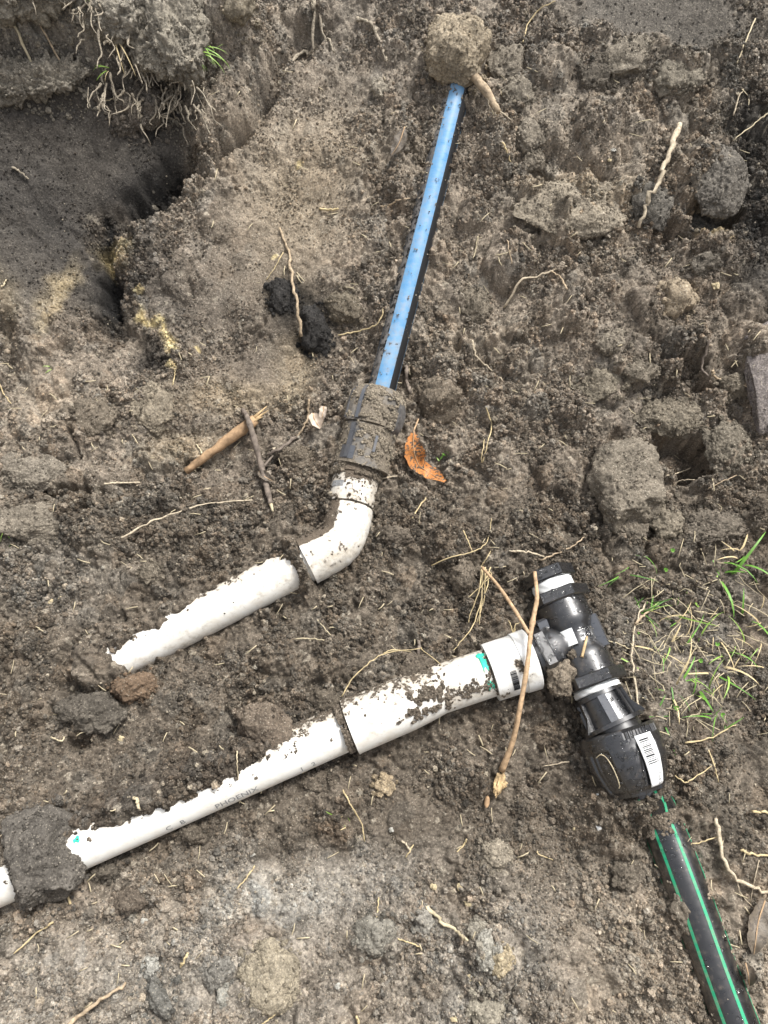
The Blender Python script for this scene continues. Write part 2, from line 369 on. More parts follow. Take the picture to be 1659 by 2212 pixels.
def build_ground():
    H = 0.010 * fbm(X, Y, 0.22, 2, 1) + 0.006 * fbm(X, Y, 0.075, 3, 2)
    rough = np.ones(X.shape, F32); damp = np.zeros(X.shape, F32)
    lump = np.ones(X.shape, F32)
    # --- left trench face rising away from the crease
    crease = [(430, -80), (425, 60), (440, 200), (395, 345), (320, 405), (225, 470), (205, 520), (240, 610), (255, 700), (300, 790)]
    d, s = pline(crease)
    left = (s > 0) & (DY < 900)
    rise = np.where(left, 0.075 * sstep(0, 420, d), 0) * (1 - sstep(680, 830, DY))
    H = H + rise - 0.020 * np.exp(-(d / 30) ** 2) * (1 - sstep(700, 800, DY))
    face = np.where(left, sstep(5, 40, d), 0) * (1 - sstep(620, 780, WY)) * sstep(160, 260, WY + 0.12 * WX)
    rough *= 1 - 0.82 * face; lump *= 1 - 0.8 * face
    # scraped back face, smooth floor patches
    for e, k in ((ell(650, 330, 150, 270, 15), .62), (ell(560, 650, 180, 200), .55), (ell(1430, 45, 210, 75, 8), .9), (ell(1270, 1960, 150, 300, -14), .5),
                 (ell(700, 1690, 420, 45, -24), .45), (ell(500, 830, 150, 60), .5), (ell(300, 120, 70, 60), 0), (ell(950, 1760, 150, 90), .5),
                 (ell(600, 1960, 500, 120, -10), .25), (ell(1260, 215, 70, 40), .35), (ell(400, 900, 120, 70, 0), .4), (ell(200, 2120, 260, 90), .3)):
        rough *= 1 - k * e; lump *= 1 - k * e
    H -= 0.012 * ell(650, 330, 150, 270, 15) + 0.006 * ell(1280, 1960, 130, 300, -14)
    # --- sod ledge at the top left
    sod = ell(120, 60, 330, 150, 6, .18); H += 0.030 * sod * (1 - FAR); rough += 0.7 * sod
    H += 0.03 * ell(440, 60, 110, 120, -20, .3) + 0.020 * ell(490, 190, 70, 130, 25, .5)
    H -= 0.030 * ell(335, 400, 90, 36, -42, .5) + 0.020 * ell(228, 600, 26, 90, -8, .5)
    H -= 0.035 * ell(345, 130, 42, 40, 0, .5) + 0.02 * ell(330, 210, 40, 70, 20, .5)
    # grooves, cracks
    for pts, w, dep in (([(690, 45), (610, 130), (572, 205)], 20, .026), ([(572, 205), (545, 280), (445, 352), (405, 375)], 13, .014), ([(545, 275), (500, 310), (445, 350), (428, 368)], 5, .016),
                        ([(88, 1060), (125, 1077), (175, 1078), (222, 1077)], 8, .020), ([(182, 935), (178, 1003)], 5, .016), ([(213, 842), (236, 858)], 5, .012),
                        ([(540, 790), (620, 800)], 0.1, .0), ([(440, 530), (415, 590), (425, 640)], 6, .007), ([(545, 715), (570, 700)], 6, .008), ([(540, 745), (556, 730)], 6, .006),
                        ([(1185, 330), (1260, 380), (1330, 400)], 22, .010), ([(1000, 760), (1150, 800), (1290, 860)], 30, .008), ([(1330, 960), (1300, 1060), (1290, 1120)], 12, .012),
                        ([(1395, 560), (1450, 520), (1490, 520)], 14, .016), ([(1140, 1700), (1250, 1800), (1360, 1960), (1500, 2180)], 34, .007),
                        ([(330, 1960), (520, 1890), (700, 1800)], 16, .006), ([(0, 1330), (150, 1250), (300, 1180)], 26, .008), ([(1290, 1640), (1230, 1620), (1180, 1560)], 22, .010),
                        ([(1490, 1540), (1500, 1500)], 10, .01)):
        d, s = pline(pts); H -= dep * np.exp(-(d / max(w, .1)) ** 2)
    # pits
    for cx, cy, rx, ry, rot, dep, so in ((1478, 985, 80, 48, 14, .055, .18), (1486, 798, 30, 16, 0, .030, .3), (1512, 846, 30, 13, 10, .028, .3), (1537, 478, 50, 42, 20, .040, .25), (1452, 508, 28, 18, 20, .032, .3),
                             (1250, 250, 10, 10, 0, .01, .5), (905, 890, 14, 26, 0, .018, .5), (925, 1010, 34, 34, 30, .020, .5), (880, 1030, 22, 40, 0, .018, .5), (1050, 140, 26, 34, 0, .026, .5),
                             (975, 165, 30, 16, -20, .018, .5), (184, 1604, 30, 14, -20, .020, .5), (215, 1885, 30, 20, -25, .022, .5), (60, 1950, 60, 22, -24, .026, .5), (405, 1010, 22, 12, -30, .018, .5),
                             (600, 1010, 16, 12, 0, .016, .5), (660, 745, 20, 26, 0, .014, .5), (1160, 1300, 26, 34, 20, .020, .5), (1205, 1500, 40, 30, 20, .016, .5), (1175, 395, 30, 22, 30, .018, .5),
                             (1575, 895, 14, 26, -30, .018, .5), (985, 745, 14, 20, 0, .016, .5), (1000, 1425, 26, 14, 10, .010, .5), (705, 1480, 36, 12, -14, .014, .5), (640, 1530, 30, 12, -20, .012, .5),
                             (1318, 820, 20, 12, 0, .012, .5), (20, 760, 40, 40, 0, .024, .5), (1340, 2010, 18, 12, 0, .008, .5), (900, 1085, 14, 8, 0, .008, .5), (1500, 2120, 20, 40, -20, .01, .5), (250, 1990, 90, 14, -18, .008, .5)):
        H -= dep * ell(cx, cy, rx, ry, rot, so)
    # mounds
    for cx, cy, rx, ry, rot, hh, so in ((150, 1000, 210, 130, -10, .016, .6), (110, 1180, 170, 90, 10, .014, .5), (1240, 440, 120, 50, 6, .012, .4), (1180, 210, 130, 110, 0, .010, .6), (1420, 130, 130, 40, 8, .016, .5),
                             (1300, 690, 160, 120, -20, .010, .6), (1440, 920, 130, 70, -10, .010, .5), (1020, 1230, 120, 90, 0, .006, .6), (330, 860, 110, 60, 0, .010, .6), (1560, 1120, 120, 50, 0, .008, .5),
                             (1130, 1640, 140, 60, -20, .008, .6), (450, 2060, 120, 60, 0, .005, .6), (1140, 2060, 120, 110, 0, .008, .5), (1600, 1950, 70, 170, 0, .010, .6), (720, 1440, 190, 70, -25, .008, .6),
                             (860, 560, 60, 150, 14, .006, .6), (740, 560, 70, 180, 10, .008, .6), (1240, 1300, 40, 60, 0, .004, .5), (1450, 1400, 140, 120, 0, .006, .6), (1640, 840, 40, 130, 0, .018, .4)):
        H += hh * ell(cx, cy, rx, ry, rot, so)
    # --- crumb structure
    qx = X + 0.0022 * vn(X * 260, Y * 260, 7); qy = Y + 0.0022 * vn(X * 260, Y * 260, 2)
    qx2 = X + 0.006 * vn(X * 70, Y * 70, 1); qy2 = Y + 0.006 * vn(X * 70, Y * 70, 5)
    b0, i0 = bumps(qx2, qy2, 0.042, 1, .35, .8, .55)
    b1, i1 = bumps(qx2, qy2, 0.019, 2, .35, .8, .6)
    b2, i2 = bumps(qx, qy, 0.0088, 3, .35, .85, .75)
    b3, i3 = bumps(qx, qy, 0.0046, 4, .4, .85, .85)
    patch = 0.74 + 0.62 * fbm(X, Y, 0.07, 3, 6)
    patch = np.clip(patch, .18, 1.35)
    H += lump * (1 + .5 * ell(1280, 620, 430, 520, 0, .5)) * (0.60 * b0 + 0.66 * b1 * patch) + rough * patch * (1.05 * b2 + 1.2 * b3)
    H += rough * 0.0012 * vn(X * 420, Y * 420, 3) + 0.0007 * fbm(X, Y, 0.006, 2, 4)
    Z = ZB + H * (1 - FAR)
    rr_ = np.sqrt(X * X + (Y - .03) ** 2)
    Z = Z + FAR * 0.05 * fbm(X, Y, 0.7, 2, 3) + 0.75 * sstep(.72, 1.35, rr_) * sstep(.9, .35, Y)      # pit sides out of view, raised to cut low sky light
    # --- soil packed round the pipes
    edge = 0.0058 * vn(X * 210, Y * 210, 1) + 0.0055 * vn(X * 75, Y * 75, 2)
    gr = rough * (0.75 * b2 + 0.85 * b3) + 0.25 * b1
    for pts, Rr, tab in GP:
        seg = np.linalg.norm(np.diff(pts, axis=0), axis=1); cum = np.concatenate([[0], np.cumsum(seg)]); tot = cum[-1]
        bd = np.full(X.shape, 9., F32); bt = np.zeros(X.shape, F32); bs = np.zeros(X.shape, F32); bz = np.zeros(X.shape, F32); ov = np.zeros(X.shape, F32)
        for k in range(len(seg)):
            p0, p1 = pts[k], pts[k + 1]; ex, ey = p1[0] - p0[0], p1[1] - p0[1]; L2 = ex * ex + ey * ey
            tr = ((X - p0[0]) * ex + (Y - p0[1]) * ey) / L2; t = np.clip(tr, 0, 1)
            d = np.hypot(X - p0[0] - t * ex, Y - p0[1] - t * ey); m = d < bd
            sg = (ex * (Y - p0[1]) - ey * (X - p0[0])) / math.sqrt(L2)
            bd = np.where(m, d, bd); bs = np.where(m, sg, bs); bt = np.where(m, (cum[k] + t * seg[k]) / tot, bt)
            bz = np.where(m, p0[2] + t * (p1[2] - p0[2]), bz)
        ta = np.array(tab); la = np.interp(bt, ta[:, 0], ta[:, 1]); lb = np.interp(bt, ta[:, 0], ta[:, 2])
        f = sstep(-0.6 * Rr, 0.6 * Rr, bs + .45 * Rr * np.clip((la - .016) / .02, 0, 1) - .45 * Rr * np.clip((lb - .016) / .02, 0, 1))
        lv = lb + (la - lb) * f; lv = lv - np.maximum(0, lv) * sstep(.75 * Rr, 1.7 * Rr, bd)
        lev = bz + lv + edge + 0.8 * gr
        w = 1 - sstep(1.05 * Rr, 2.3 * Rr + 0.004, bd)
        Z = Z * (1 - w) + lev * w
    # --- soil colours, with shade of hollows and steep faces painted in
    def cl(*c): return np.array(c, F32)
    Cc = np.empty(X.shape + (3,), F32); Cc[:] = cl(.205, .172, .135)
    def lay(c, w):
        w = np.clip(w, 0, 1)[..., None]; Cc[:] = Cc * (1 - w) + cl(*c) * w
    big = fbm(X, Y, 0.16, 3, 5)
    lay((.26, .22, .17), sstep(-.1, 1.0, big) * .6)
    lay((.118, .098, .077), sstep(.0, -1.0, big) * .5)
    lay((.100, .083, .064), sstep(960, 1150, WY) * (1 - sstep(1800, 1980, WY)) * .8)
    lay((.056, .051, .045), face * .9); lay((.055, .05, .044), ell(1430, 40, 230, 85, 8) * .9)  # dark humus; the steep left face's shade is painted in too
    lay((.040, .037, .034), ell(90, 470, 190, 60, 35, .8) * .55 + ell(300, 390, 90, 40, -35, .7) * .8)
    lay((.016, .015, .014), ell(228, 620, 36, 105, -8, .5) * 1.0 + ell(335, 395, 100, 42, -42, .5) * .85 + ell(225, 500, 20, 60, 10, .5) * .9 + ell(325, 775, 40, 45, 0, .6) * .8 + ell(500, 830, 26, 14, 20, .5) * .7)  # black soil, with the shade of the crease hollows painted in
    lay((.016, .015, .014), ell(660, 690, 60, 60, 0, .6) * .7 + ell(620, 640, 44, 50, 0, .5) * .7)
    lay((.035, .033, .03), ell(1620, 310, 75, 130, 0, .7) * .9 + ell(1635, 560, 55, 110, 0, .7) * .85 + ell(345, 140, 45, 60, 0, .6) * .6)  # painted shade: steep right edge and the pit under the sod
    lay((.055, .05, .045), ell(1600, 470, 60, 90, 0, .7) * .6 + ell(390, 650, 110, 60, 30, .8) * .45 + ell(300, 560, 60, 90, 0, .7) * .4)  # includes more painted shade along the steep right edge
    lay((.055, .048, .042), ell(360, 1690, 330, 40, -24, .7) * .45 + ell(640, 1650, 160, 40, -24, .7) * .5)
    lay((.33, .265, .175), ell(650, 420, 110, 170, 15, .9) * .35 + ell(520, 860, 120, 40, 0, .8) * .5 + ell(640, 800, 40, 60, 0, .9) * .5 + ell(400, 970, 90, 30, -15, .8) * .5 + ell(1250, 440, 110, 45, 6, .7) * .4)
    lay((.40, .32, .19), ell(135, 640, 17, 60, 22, .9) * .6 + ell(120, 715, 10, 40, 30, .9) * .35 + ell(40, 690, 30, 60, 0, .8) * .2)
    lay((.46, .36, .18), ell(240, 545, 36, 30, 30, .7) * .6 + ell(1540, 500, 34, 34, 0, .6) * .8)
    d, s = pline([(295, 668), (320, 695), (345, 690), (350, 720), (368, 742)]); lay((.55, .45, .24), np.exp(-(d / 9) ** 2))
    for cx, cy, r in ((300, 630, 10), (370, 752, 13), (366, 797, 13), (585, 550, 9), (655, 350, 11), (430, 745, 6)): lay((.55, .45, .25), ell(cx, cy, r, r * .8, 0, .5))
    lay((.30, .29, .26), ell(640, 1960, 240, 70, -18, .9) * .55 + ell(520, 1930, 60, 90, 0, .9) * .4 + ell(120, 1240, 120, 70, 0, .9) * .25 + ell(1060, 2110, 110, 110, 0, .9) * .35 + ell(250, 2140, 300, 90, 0, .9) * .3)
    lay((.24, .215, .18), sstep(1880, 2080, WY) * .5 * (1 - sstep(1150, 1300, WX)))
    lay((.22, .20, .17), ell(1480, 1400, 130, 140, 0, .8) * .35 + (1 - sstep(100, 330, WY)) * .25 * (1 - face))
    lay((.28, .255, .215), sod * .55)
    lay((.16, .11, .07), ell(530, 1320 + 700, 60, 30, 0, .8) * .4 + ell(720, 1795, 40, 30, 0, .8) * .4 + ell(1600, 880, 60, 110, 0, .8) * .2)
    tone = 0.62 + 0.76 * i2; tone2 = 0.68 + 0.64 * i3
    amt = np.clip(rough, 0, 1)
    Cc *= ((1 - amt) + amt * tone * tone2)[..., None]
    warm = (i1 - .5) * .10 * amt
    Cc[..., 0] *= 1 + warm; Cc[..., 2] *= 1 - warm
    pale = (i3 > .965) & (rough > .3); Cc[pale] = Cc[pale] * .35 + cl(.30, .265, .21) * .65
    return Z.astype(F32), Cc, rough * np.clip(patch, 0.3, 1.3)

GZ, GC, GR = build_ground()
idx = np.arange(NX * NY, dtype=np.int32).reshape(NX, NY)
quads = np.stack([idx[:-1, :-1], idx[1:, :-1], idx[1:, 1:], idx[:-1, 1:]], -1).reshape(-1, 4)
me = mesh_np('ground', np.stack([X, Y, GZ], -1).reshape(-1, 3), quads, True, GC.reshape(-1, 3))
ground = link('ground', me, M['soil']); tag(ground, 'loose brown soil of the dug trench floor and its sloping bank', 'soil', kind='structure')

# the ground as seen from above: bilinear height, also a version that sits on the crumbs
ix0 = int(np.searchsorted(GXL, -0.484)); ix1 = int(np.searchsorted(GXL, 0.484)); iy0 = int(np.searchsorted(GYL, -0.549)); iy1 = int(np.searchsorted(GYL, 0.618))
GS = GZ[ix0:ix1, iy0:iy1]
TOP = GS.copy()
for k in (1, 2):
    for axs in (0, 1):
        TOP = np.maximum(TOP, np.maximum(np.roll(TOP, k, axs), np.roll(TOP, -k, axs)))
def zg(x, y, top=False):
    A = TOP if top else GS
    fx = np.clip((np.asarray(x) - GXL[ix0]) / STEP, 0, A.shape[0] - 2); fy = np.clip((np.asarray(y) - GYL[iy0]) / STEP, 0, A.shape[1] - 2)
    i = fx.astype(int); j = fy.astype(int); u = fx - i; v = fy - j
    return (A[i, j] * (1 - u) + A[i + 1, j] * u) * (1 - v) + (A[i, j + 1] * (1 - u) + A[i + 1, j + 1] * u) * v
def G(dx, dy, off=0.0, top=False):
    """point on the real ground (plus off) seen at map position (dx, dy)"""
    d = ray(dx, dy); p = P(dx, dy)
    for _ in range(8):
        z = float(zg(p[0], p[1], top)) + off
        t = (z - CAM[2]) / d[2]; q = CAM + d * t; p = p * 0.35 + q * 0.65
    p[2] = float(zg(p[0], p[1], top)) + off
    return p
# ------------------------------------------------------------------ loose crumbs (uncountable): points with size and colour, instanced by geometry nodes
def crumb_tree(name, mat, seeds=6, sub=3):
    ng = bpy.data.node_groups.new(name, 'GeometryNodeTree')
    ng.interface.new_socket('Geometry', in_out='INPUT', socket_type='NodeSocketGeometry')
    ng.interface.new_socket('Geometry', in_out='OUTPUT', socket_type='NodeSocketGeometry')
    gi = ng.nodes.new('NodeGroupInput'); go = ng.nodes.new('NodeGroupOutput'); L = ng.links.new
    g2i = ng.nodes.new('GeometryNodeGeometryToInstance')
    for s in range(seeds):
        ico = ng.nodes.new('GeometryNodeMeshIcoSphere'); ico.inputs['Radius'].default_value = 1.0; ico.inputs['Subdivisions'].default_value = sub
        pos = ng.nodes.new('GeometryNodeInputPosition'); nz = ng.nodes.new('ShaderNodeTexNoise'); nz.noise_dimensions = '4D'
        nz.inputs['W'].default_value = 3.7 * s + 1; nz.inputs['Scale'].default_value = 1.7; nz.inputs['Detail'].default_value = 3.0; nz.inputs['Roughness'].default_value = .7
        sub1 = ng.nodes.new('ShaderNodeVectorMath'); sub1.operation = 'SUBTRACT'; sub1.inputs[1].default_value = (.5, .5, .5)
        sc = ng.nodes.new('ShaderNodeVectorMath'); sc.operation = 'SCALE'; sc.inputs['Scale'].default_value = 2.3
        sp = ng.nodes.new('GeometryNodeSetPosition'); sm = ng.nodes.new('GeometryNodeSetMaterial'); sm.inputs['Material'].default_value = mat
        L(pos.outputs[0], nz.inputs['Vector']); L(nz.outputs['Color'], sub1.inputs[0]); L(sub1.outputs[0], sc.inputs[0])
        L(ico.outputs[0], sp.inputs['Geometry']); L(sc.outputs[0], sp.inputs['Offset']); L(sp.outputs[0], sm.inputs['Geometry']); L(sm.outputs[0], g2i.inputs[0])
    iop = ng.nodes.new('GeometryNodeInstanceOnPoints'); iop.inputs['Pick Instance'].default_value = True
    L(gi.outputs[0], iop.inputs['Points']); L(g2i.outputs[0], iop.inputs['Instance'])
    for nm, typ, sock in (('pick', 'INT', 'Instance Index'), ('rot', 'FLOAT_VECTOR', 'Rotation'), ('size', 'FLOAT_VECTOR', 'Scale')):
        na = ng.nodes.new('GeometryNodeInputNamedAttribute'); na.data_type = typ; na.inputs['Name'].default_value = nm
        L(na.outputs['Attribute'], iop.inputs[sock])
    L(iop.outputs[0], go.inputs[0]); return ng
CRUMB_NG = crumb_tree('crumb_scatter', M['crumb'])

def crumbs(name, Pts, size, cols, rs, label, cat, parent=None, flat=0.75):
    n = len(Pts); me = bpy.data.meshes.new(name); me.vertices.add(n); me.vertices.foreach_set('co', np.asarray(Pts, F32).ravel())
    a = me.attributes.new('tint', 'FLOAT_COLOR', 'POINT'); c4 = np.ones((n, 4), F32); c4[:, :3] = cols; a.data.foreach_set('color', c4.ravel())
    a = me.attributes.new('pick', 'INT', 'POINT'); a.data.foreach_set('value', rs.randint(0, 6, n).astype(np.int32))
    a = me.attributes.new('rot', 'FLOAT_VECTOR', 'POINT'); a.data.foreach_set('vector', (rs.random_sample((n, 3)) * 6.283).astype(F32).ravel())
    a = me.attributes.new('size', 'FLOAT_VECTOR', 'POINT')
    s3 = np.asarray(size)[:, None] * (flat + (1.25 - flat) * rs.random_sample((n, 3))); a.data.foreach_set('vector', s3.astype(F32).ravel())
    o = link(name, me, None, parent); md = o.modifiers.new('scatter', 'NODES'); md.node_group = CRUMB_NG
    return tag(o, label, cat, kind='stuff')

rs = np.random.RandomState(5)
NCR = 330000
cx = rs.uniform(-.47, .47, NCR * 2); cy = rs.uniform(-.535, .60, NCR * 2)
gi_ = np.clip(((cx - GXL[ix0]) / STEP).astype(int), 0, ix1 - ix0 - 1) + ix0; gj_ = np.clip(((cy - GYL[iy0]) / STEP).astype(int), 0, iy1 - iy0 - 1) + iy0
clus = 0.5 + 0.8 * fbm(cx, cy, 0.03, 2, 3)
ok = rs.random_sample(NCR * 2) < np.clip(GR[gi_, gj_] ** 1.5 * clus * 1.15, 0.015, 1.0)
mx, my = to_map(cx, cy, zbase(cy)); ok &= (mx > -60) & (mx < 1720) & (my > -90) & (my < 2290)
cx, cy, gi_, gj_ = cx[ok][:NCR], cy[ok][:NCR], gi_[ok][:NCR], gj_[ok][:NCR]
n_ = len(cx)
csz = 0.00058 * (1 - rs.random_sample(n_) * 0.995) ** -0.34
csz = np.minimum(csz, 0.0038)
small = GR[gi_, gj_] < 0.45; csz[small] = np.minimum(csz[small], .0013)
ccol = GC[gi_, gj_] * (0.50 + 1.05 * rs.random_sample((n_, 1)))
wv = (rs.random_sample(n_) - .5) * .12; ccol[:, 0] *= 1 + wv; ccol[:, 2] *= 1 - wv
pal = rs.random_sample(n_) > .985; ccol[pal] = np.array([.34, .295, .225]) * (0.7 + .5 * rs.random_sample((pal.sum(), 1)))
dar = (rs.random_sample(n_) > .97) & ~small; ccol[dar] *= .45
cp = np.stack([cx, cy, zg(cx, cy) + csz * (0.35 + .5 * rs.random_sample(n_))], -1)
# (the clods add their own crumbs below; see finish_crumbs)
CRP, CRS, CRC = [cp], [csz], [ccol]
def finish_crumbs():
    crumbs('soil_crumbs', np.concatenate(CRP), np.concatenate(CRS), np.concatenate(CRC), np.random.RandomState(6), 'countless loose crumbs of brown soil covering the trench floor and bank', 'soil crumbs')
# ------------------------------------------------------------------ pipe builders
UPV = np.array([0., 0., 1.])
class Ax:
    """a straight axis with an upward side; th is measured from the top, positive to the right of travel"""
    def __init__(s, p0, p1):
        s.p0 = np.array(p0, float); s.p1 = np.array(p1, float); v = s.p1 - s.p0; s.L = np.linalg.norm(v); s.a = v / s.L
        u = UPV - s.a * s.a[2]; s.u = u / np.linalg.norm(u); s.s = np.cross(s.a, s.u)
    def pt(s, t, th, r): return s.p0 + s.a * t + (s.u * math.cos(th) + s.s * math.sin(th)) * r
    def at(s, t): return s.p0 + s.a * t
    def pts(s, t, th, r):
        t = np.asarray(t)[..., None]; r = np.asarray(r)[..., None]; th = np.asarray(th)[..., None]
        return s.p0 + s.a * t + (s.u * np.cos(th) + s.s * np.sin(th)) * r
def lathe(mb, A, prof, n=48, mod=None, dirt=None, caps=True, ph=0.0):
    """prof: [(t, r)]; mod(t, th, r) -> r ; dirt(t, th) -> 0..1"""
    V = []; D = []; F = []
    th = ph + np.arange(n) * 2 * math.pi / n
    for t, r in prof:
        rr = np.full(n, r) if mod is None else mod(t, th, r)
        V.append(A.pts(np.full(n, t), th, rr)); D.append(np.zeros(n) if dirt is None else dirt(np.full(n, t), th))
    V = np.concatenate(V); D = np.concatenate(D); m = len(prof)
    for i in range(m - 1):
        for j in range(n):
            k = (j + 1) % n; F.append((i * n + j, (i + 1) * n + j, (i + 1) * n + k, i * n + k))
    if caps:
        F.append(tuple(range(n))); F.append(tuple((m - 1) * n + j for j in range(n - 1, -1, -1)))
    mb.add(V, F, D)
def fine(prof, step):
    """subdivide a profile along its length"""
    out = [prof[0]]
    for (t0, r0), (t1, r1) in zip(prof[:-1], prof[1:]):
        k = max(1, int(abs(t1 - t0) / step))
        out += [(t0 + (t1 - t0) * i / k, r0 + (r1 - r0) * i / k) for i in range(1, k + 1)]
    return out
def hexprism(mb, A, t0, t1, R, ph=0.0, bev=0.0012, dirt=0.0):
    k = R - bev * 1.2
    def ring(t, r): return [A.pt(t, ph + math.pi / 6 + i * math.pi / 3, r) for i in range(6)]
    V = ring(t0, k) + ring(t0 + bev, R) + ring(t1 - bev, R) + ring(t1, k); F = []
    for i in range(3):
        for j in range(6):
            q = (j + 1) % 6; F.append((i * 6 + j, (i + 1) * 6 + j, (i + 1) * 6 + q, i * 6 + q))
    F += [tuple(range(6)), tuple(18 + j for j in range(5, -1, -1))]
    mb.add(V, F, np.full(len(V), dirt))
def patch(mb, A, t0, t1, th0, th1, rfun, thick, nt=12, nh=6, dirt=None, tfun=None):
    """a strip lying on a curved surface, with its own thickness; rfun(t, th) is the surface radius"""
    V = []; D = []; F = []
    ts = np.linspace(t0, t1, nt); hs_ = np.linspace(0, 1, nh)
    for lay in (0, 1):
        for t in ts:
            a, b = (th0, th1) if tfun is None else tfun(t)
            for h in hs_:
                th = a + (b - a) * h
                V.append(A.pt(t, th, rfun(t, th) + (thick if lay else -0.0004))); D.append(0 if dirt is None else dirt(t, th))
    o = nt * nh
    for i in range(nt - 1):
        for j in range(nh - 1):
            q = (i * nh + j, (i + 1) * nh + j, (i + 1) * nh + j + 1, i * nh + j + 1)
            F.append(tuple(o + k for k in q)); F.append(tuple(reversed(q)))
    for i in range(nt - 1):
        a, b = i * nh, (i + 1) * nh; F.append((a, a + o, b + o, b)[::-1]); a, b = a + nh - 1, b + nh - 1; F.append((a, a + o, b + o, b))
    for j in range(nh - 1):
        F.append((j, j + 1, j + 1 + o, j + o)[::-1]); a = (nt - 1) * nh + j; F.append((a, a + 1, a + 1 + o, a + o))
    mb.add(V, F, D)
def boxrib(mb, A, ts, rin, rout, th, w, dirt=0.0):
    """a radial fin: list of t, inner radius, list of outer radii, angle, half width (m)"""
    V = []; F = []; n = len(ts); c = A.s * math.cos(th) - A.u * math.sin(th)
    for t, ro in zip(ts, rout):
        a, b = A.pt(t, th, rin), A.pt(t, th, ro); V += [a - c * w, a + c * w, b + c * w, b - c * w]
    for i in range(n - 1):
        for j in range(4):
            k = (j + 1) % 4; F.append((i * 4 + j, i * 4 + k, (i + 1) * 4 + k, (i + 1) * 4 + j))
    F += [(3, 2, 1, 0), tuple((n - 1) * 4 + j for j in range(4))]
    mb.add(V, F, np.full(len(V), dirt))
def tubepath(mb, pts, R, n=40, dirt=None, caps=True):
    pts = np.array(pts, float); T = np.gradient(pts, axis=0); V = []; F = []; D = []; m = len(pts)
    th = np.arange(n) * 2 * math.pi / n
    for i in range(m):
        a = T[i] / np.linalg.norm(T[i]); u = UPV - a * a[2]; u /= np.linalg.norm(u); s = np.cross(a, u)
        r = R[i] if hasattr(R, '__len__') else R
        V.append(pts[i] + np.cos(th)[:, None] * u * r + np.sin(th)[:, None] * s * r); D.append(np.zeros(n) if dirt is None else dirt(i / (m - 1), th))
    for i in range(m - 1):
        for j in range(n):
            k = (j + 1) % n; F.append((i * n + j, (i + 1) * n + j, (i + 1) * n + k, i * n + k))
    if caps: F += [tuple(range(n)), tuple((m - 1) * n + j for j in range(n - 1, -1, -1))]
    mb.add(np.concatenate(V), F, np.concatenate(D))
def catmull(pts, n=8):
    p = np.array(pts, float); p = np.vstack([2 * p[0] - p[1], p, 2 * p[-1] - p[-2]]); out = []
    for i in range(1, len(p) - 2):
        for k in range(n):
            t = k / n; out.append(0.5 * (2 * p[i] + (p[i + 1] - p[i - 1]) * t + (2 * p[i - 1] - 5 * p[i] + 4 * p[i + 1] - p[i + 2]) * t * t + (3 * p[i] - p[i - 1] - 3 * p[i + 1] + p[i + 2]) * t ** 3))
    out.append(p[-2]); return np.array(out)
def text_on(A, txt, t0, th0, rfun, size, flip=1, off=0.0004, space=1.0):
    """flat lettering wrapped on a round surface: runs along the axis"""
    cu = bpy.data.curves.new('lettering', 'FONT'); cu.body = txt; cu.size = size; cu.space_character = space
    cu.resolution_u = 2
    ob = bpy.data.objects.new('lettering', cu); COL.objects.link(ob)
    bpy.context.view_layer.update()
    me = bpy.data.meshes.new_from_object(ob.evaluated_get(bpy.context.evaluated_depsgraph_get()))
    bpy.data.objects.remove(ob); bpy.data.curves.remove(cu)
    for v in me.vertices:
        t = t0 + v.co.x * flip; r = rfun(t, th0); v.co = A.pt(t, th0 - v.co.y * flip / r, r + off)
    me.update(); return me
def edge_dirt(lo, hi, th0=0.0):
    return lambda t, th: lo + (hi - lo) * 0.5 * (1 - np.cos(th - th0))

# ------------------------------------------------------------------ lower run: white PVC, black tee, compression coupling, green-striped pipe
lower = empty('pipe_run', tuple(LA[0]), 'white PVC pipe joined through a wet black tee to the green-striped black pipe', 'pipe')
rs = np.random.RandomState(3)
A1 = Ax(LA[0], LA[1] + (LA[1] - LA[0]) * 0.02)
mb = MB(); lathe(mb, A1, [(0, R40)] + [(t, R40) for t in np.arange(.02, A1.L, .02)] + [(A1.L, R40)], 48,
                 dirt=lambda t, th: np.clip(.14 - .42 * np.sin(th), 0, .5) * (0.6 + .5 * t / A1.L))
pv = mb.build('pvc_pipe', M['pvc'], lower, sharp=40)
# travel is left to right, so +th is the lower side of the pipe; the print runs along that side
for txt, t0, th0, sz in (('C   B', .232, 1.20, .0095), ('PHOENIX', .283, 1.20, .0105), ('1   2', .372, 1.22, .0095), ('P   U9   SERIES   1   OF   T  R', .452, 1.20, .0098)):
    me = text_on(A1, txt, t0, th0, lambda t, th: R40, sz); link('printed_lettering', me, M['ink_grey'], pv)
def glue(A, spots, rf, parent):
    for (t, th, w, h) in spots:
        mb = MB(); k = rs.random_sample(8) * .5 + .6
        patch(mb, A, t - w / 2, t + w / 2, th - h / 2, th + h / 2, rf, .0005, 8, 6, tfun=lambda q: (th - h / 2 * (.75 + .35 * math.sin(q * 900)), th + h / 2 * (.75 + .35 * math.sin(q * 1300 + 1))))
        mb.build('glue_smear', M['primer'], parent)
tl = np.dot(P(180, 1836, .03) - A1.p0, A1.a)
glue(A1, [(tl, -.12, .006, .26)], lambda t, th: R40, pv)
A2 = Ax(LA[2] - (LA[3] - LA[2]) * .03, LA[3] + (LA[3] - LA[2]) * .05)
rc = [(0, R40 + .001), (0.0004, RC40 + .0004), (.004, RC40), (A2.L * .60, RC40 - .0006), (A2.L * .78, RC40 - .002), (A2.L * .95, R40 + .0012), (A2.L, R40 + .0006)]
mb = MB(); lathe(mb, A2, fine(rc, .006), 56, dirt=lambda t, th: np.clip(.22 - .36 * np.sin(th), 0, .55))
mb.build('pvc_coupling', M['pvc'], lower, sharp=40)
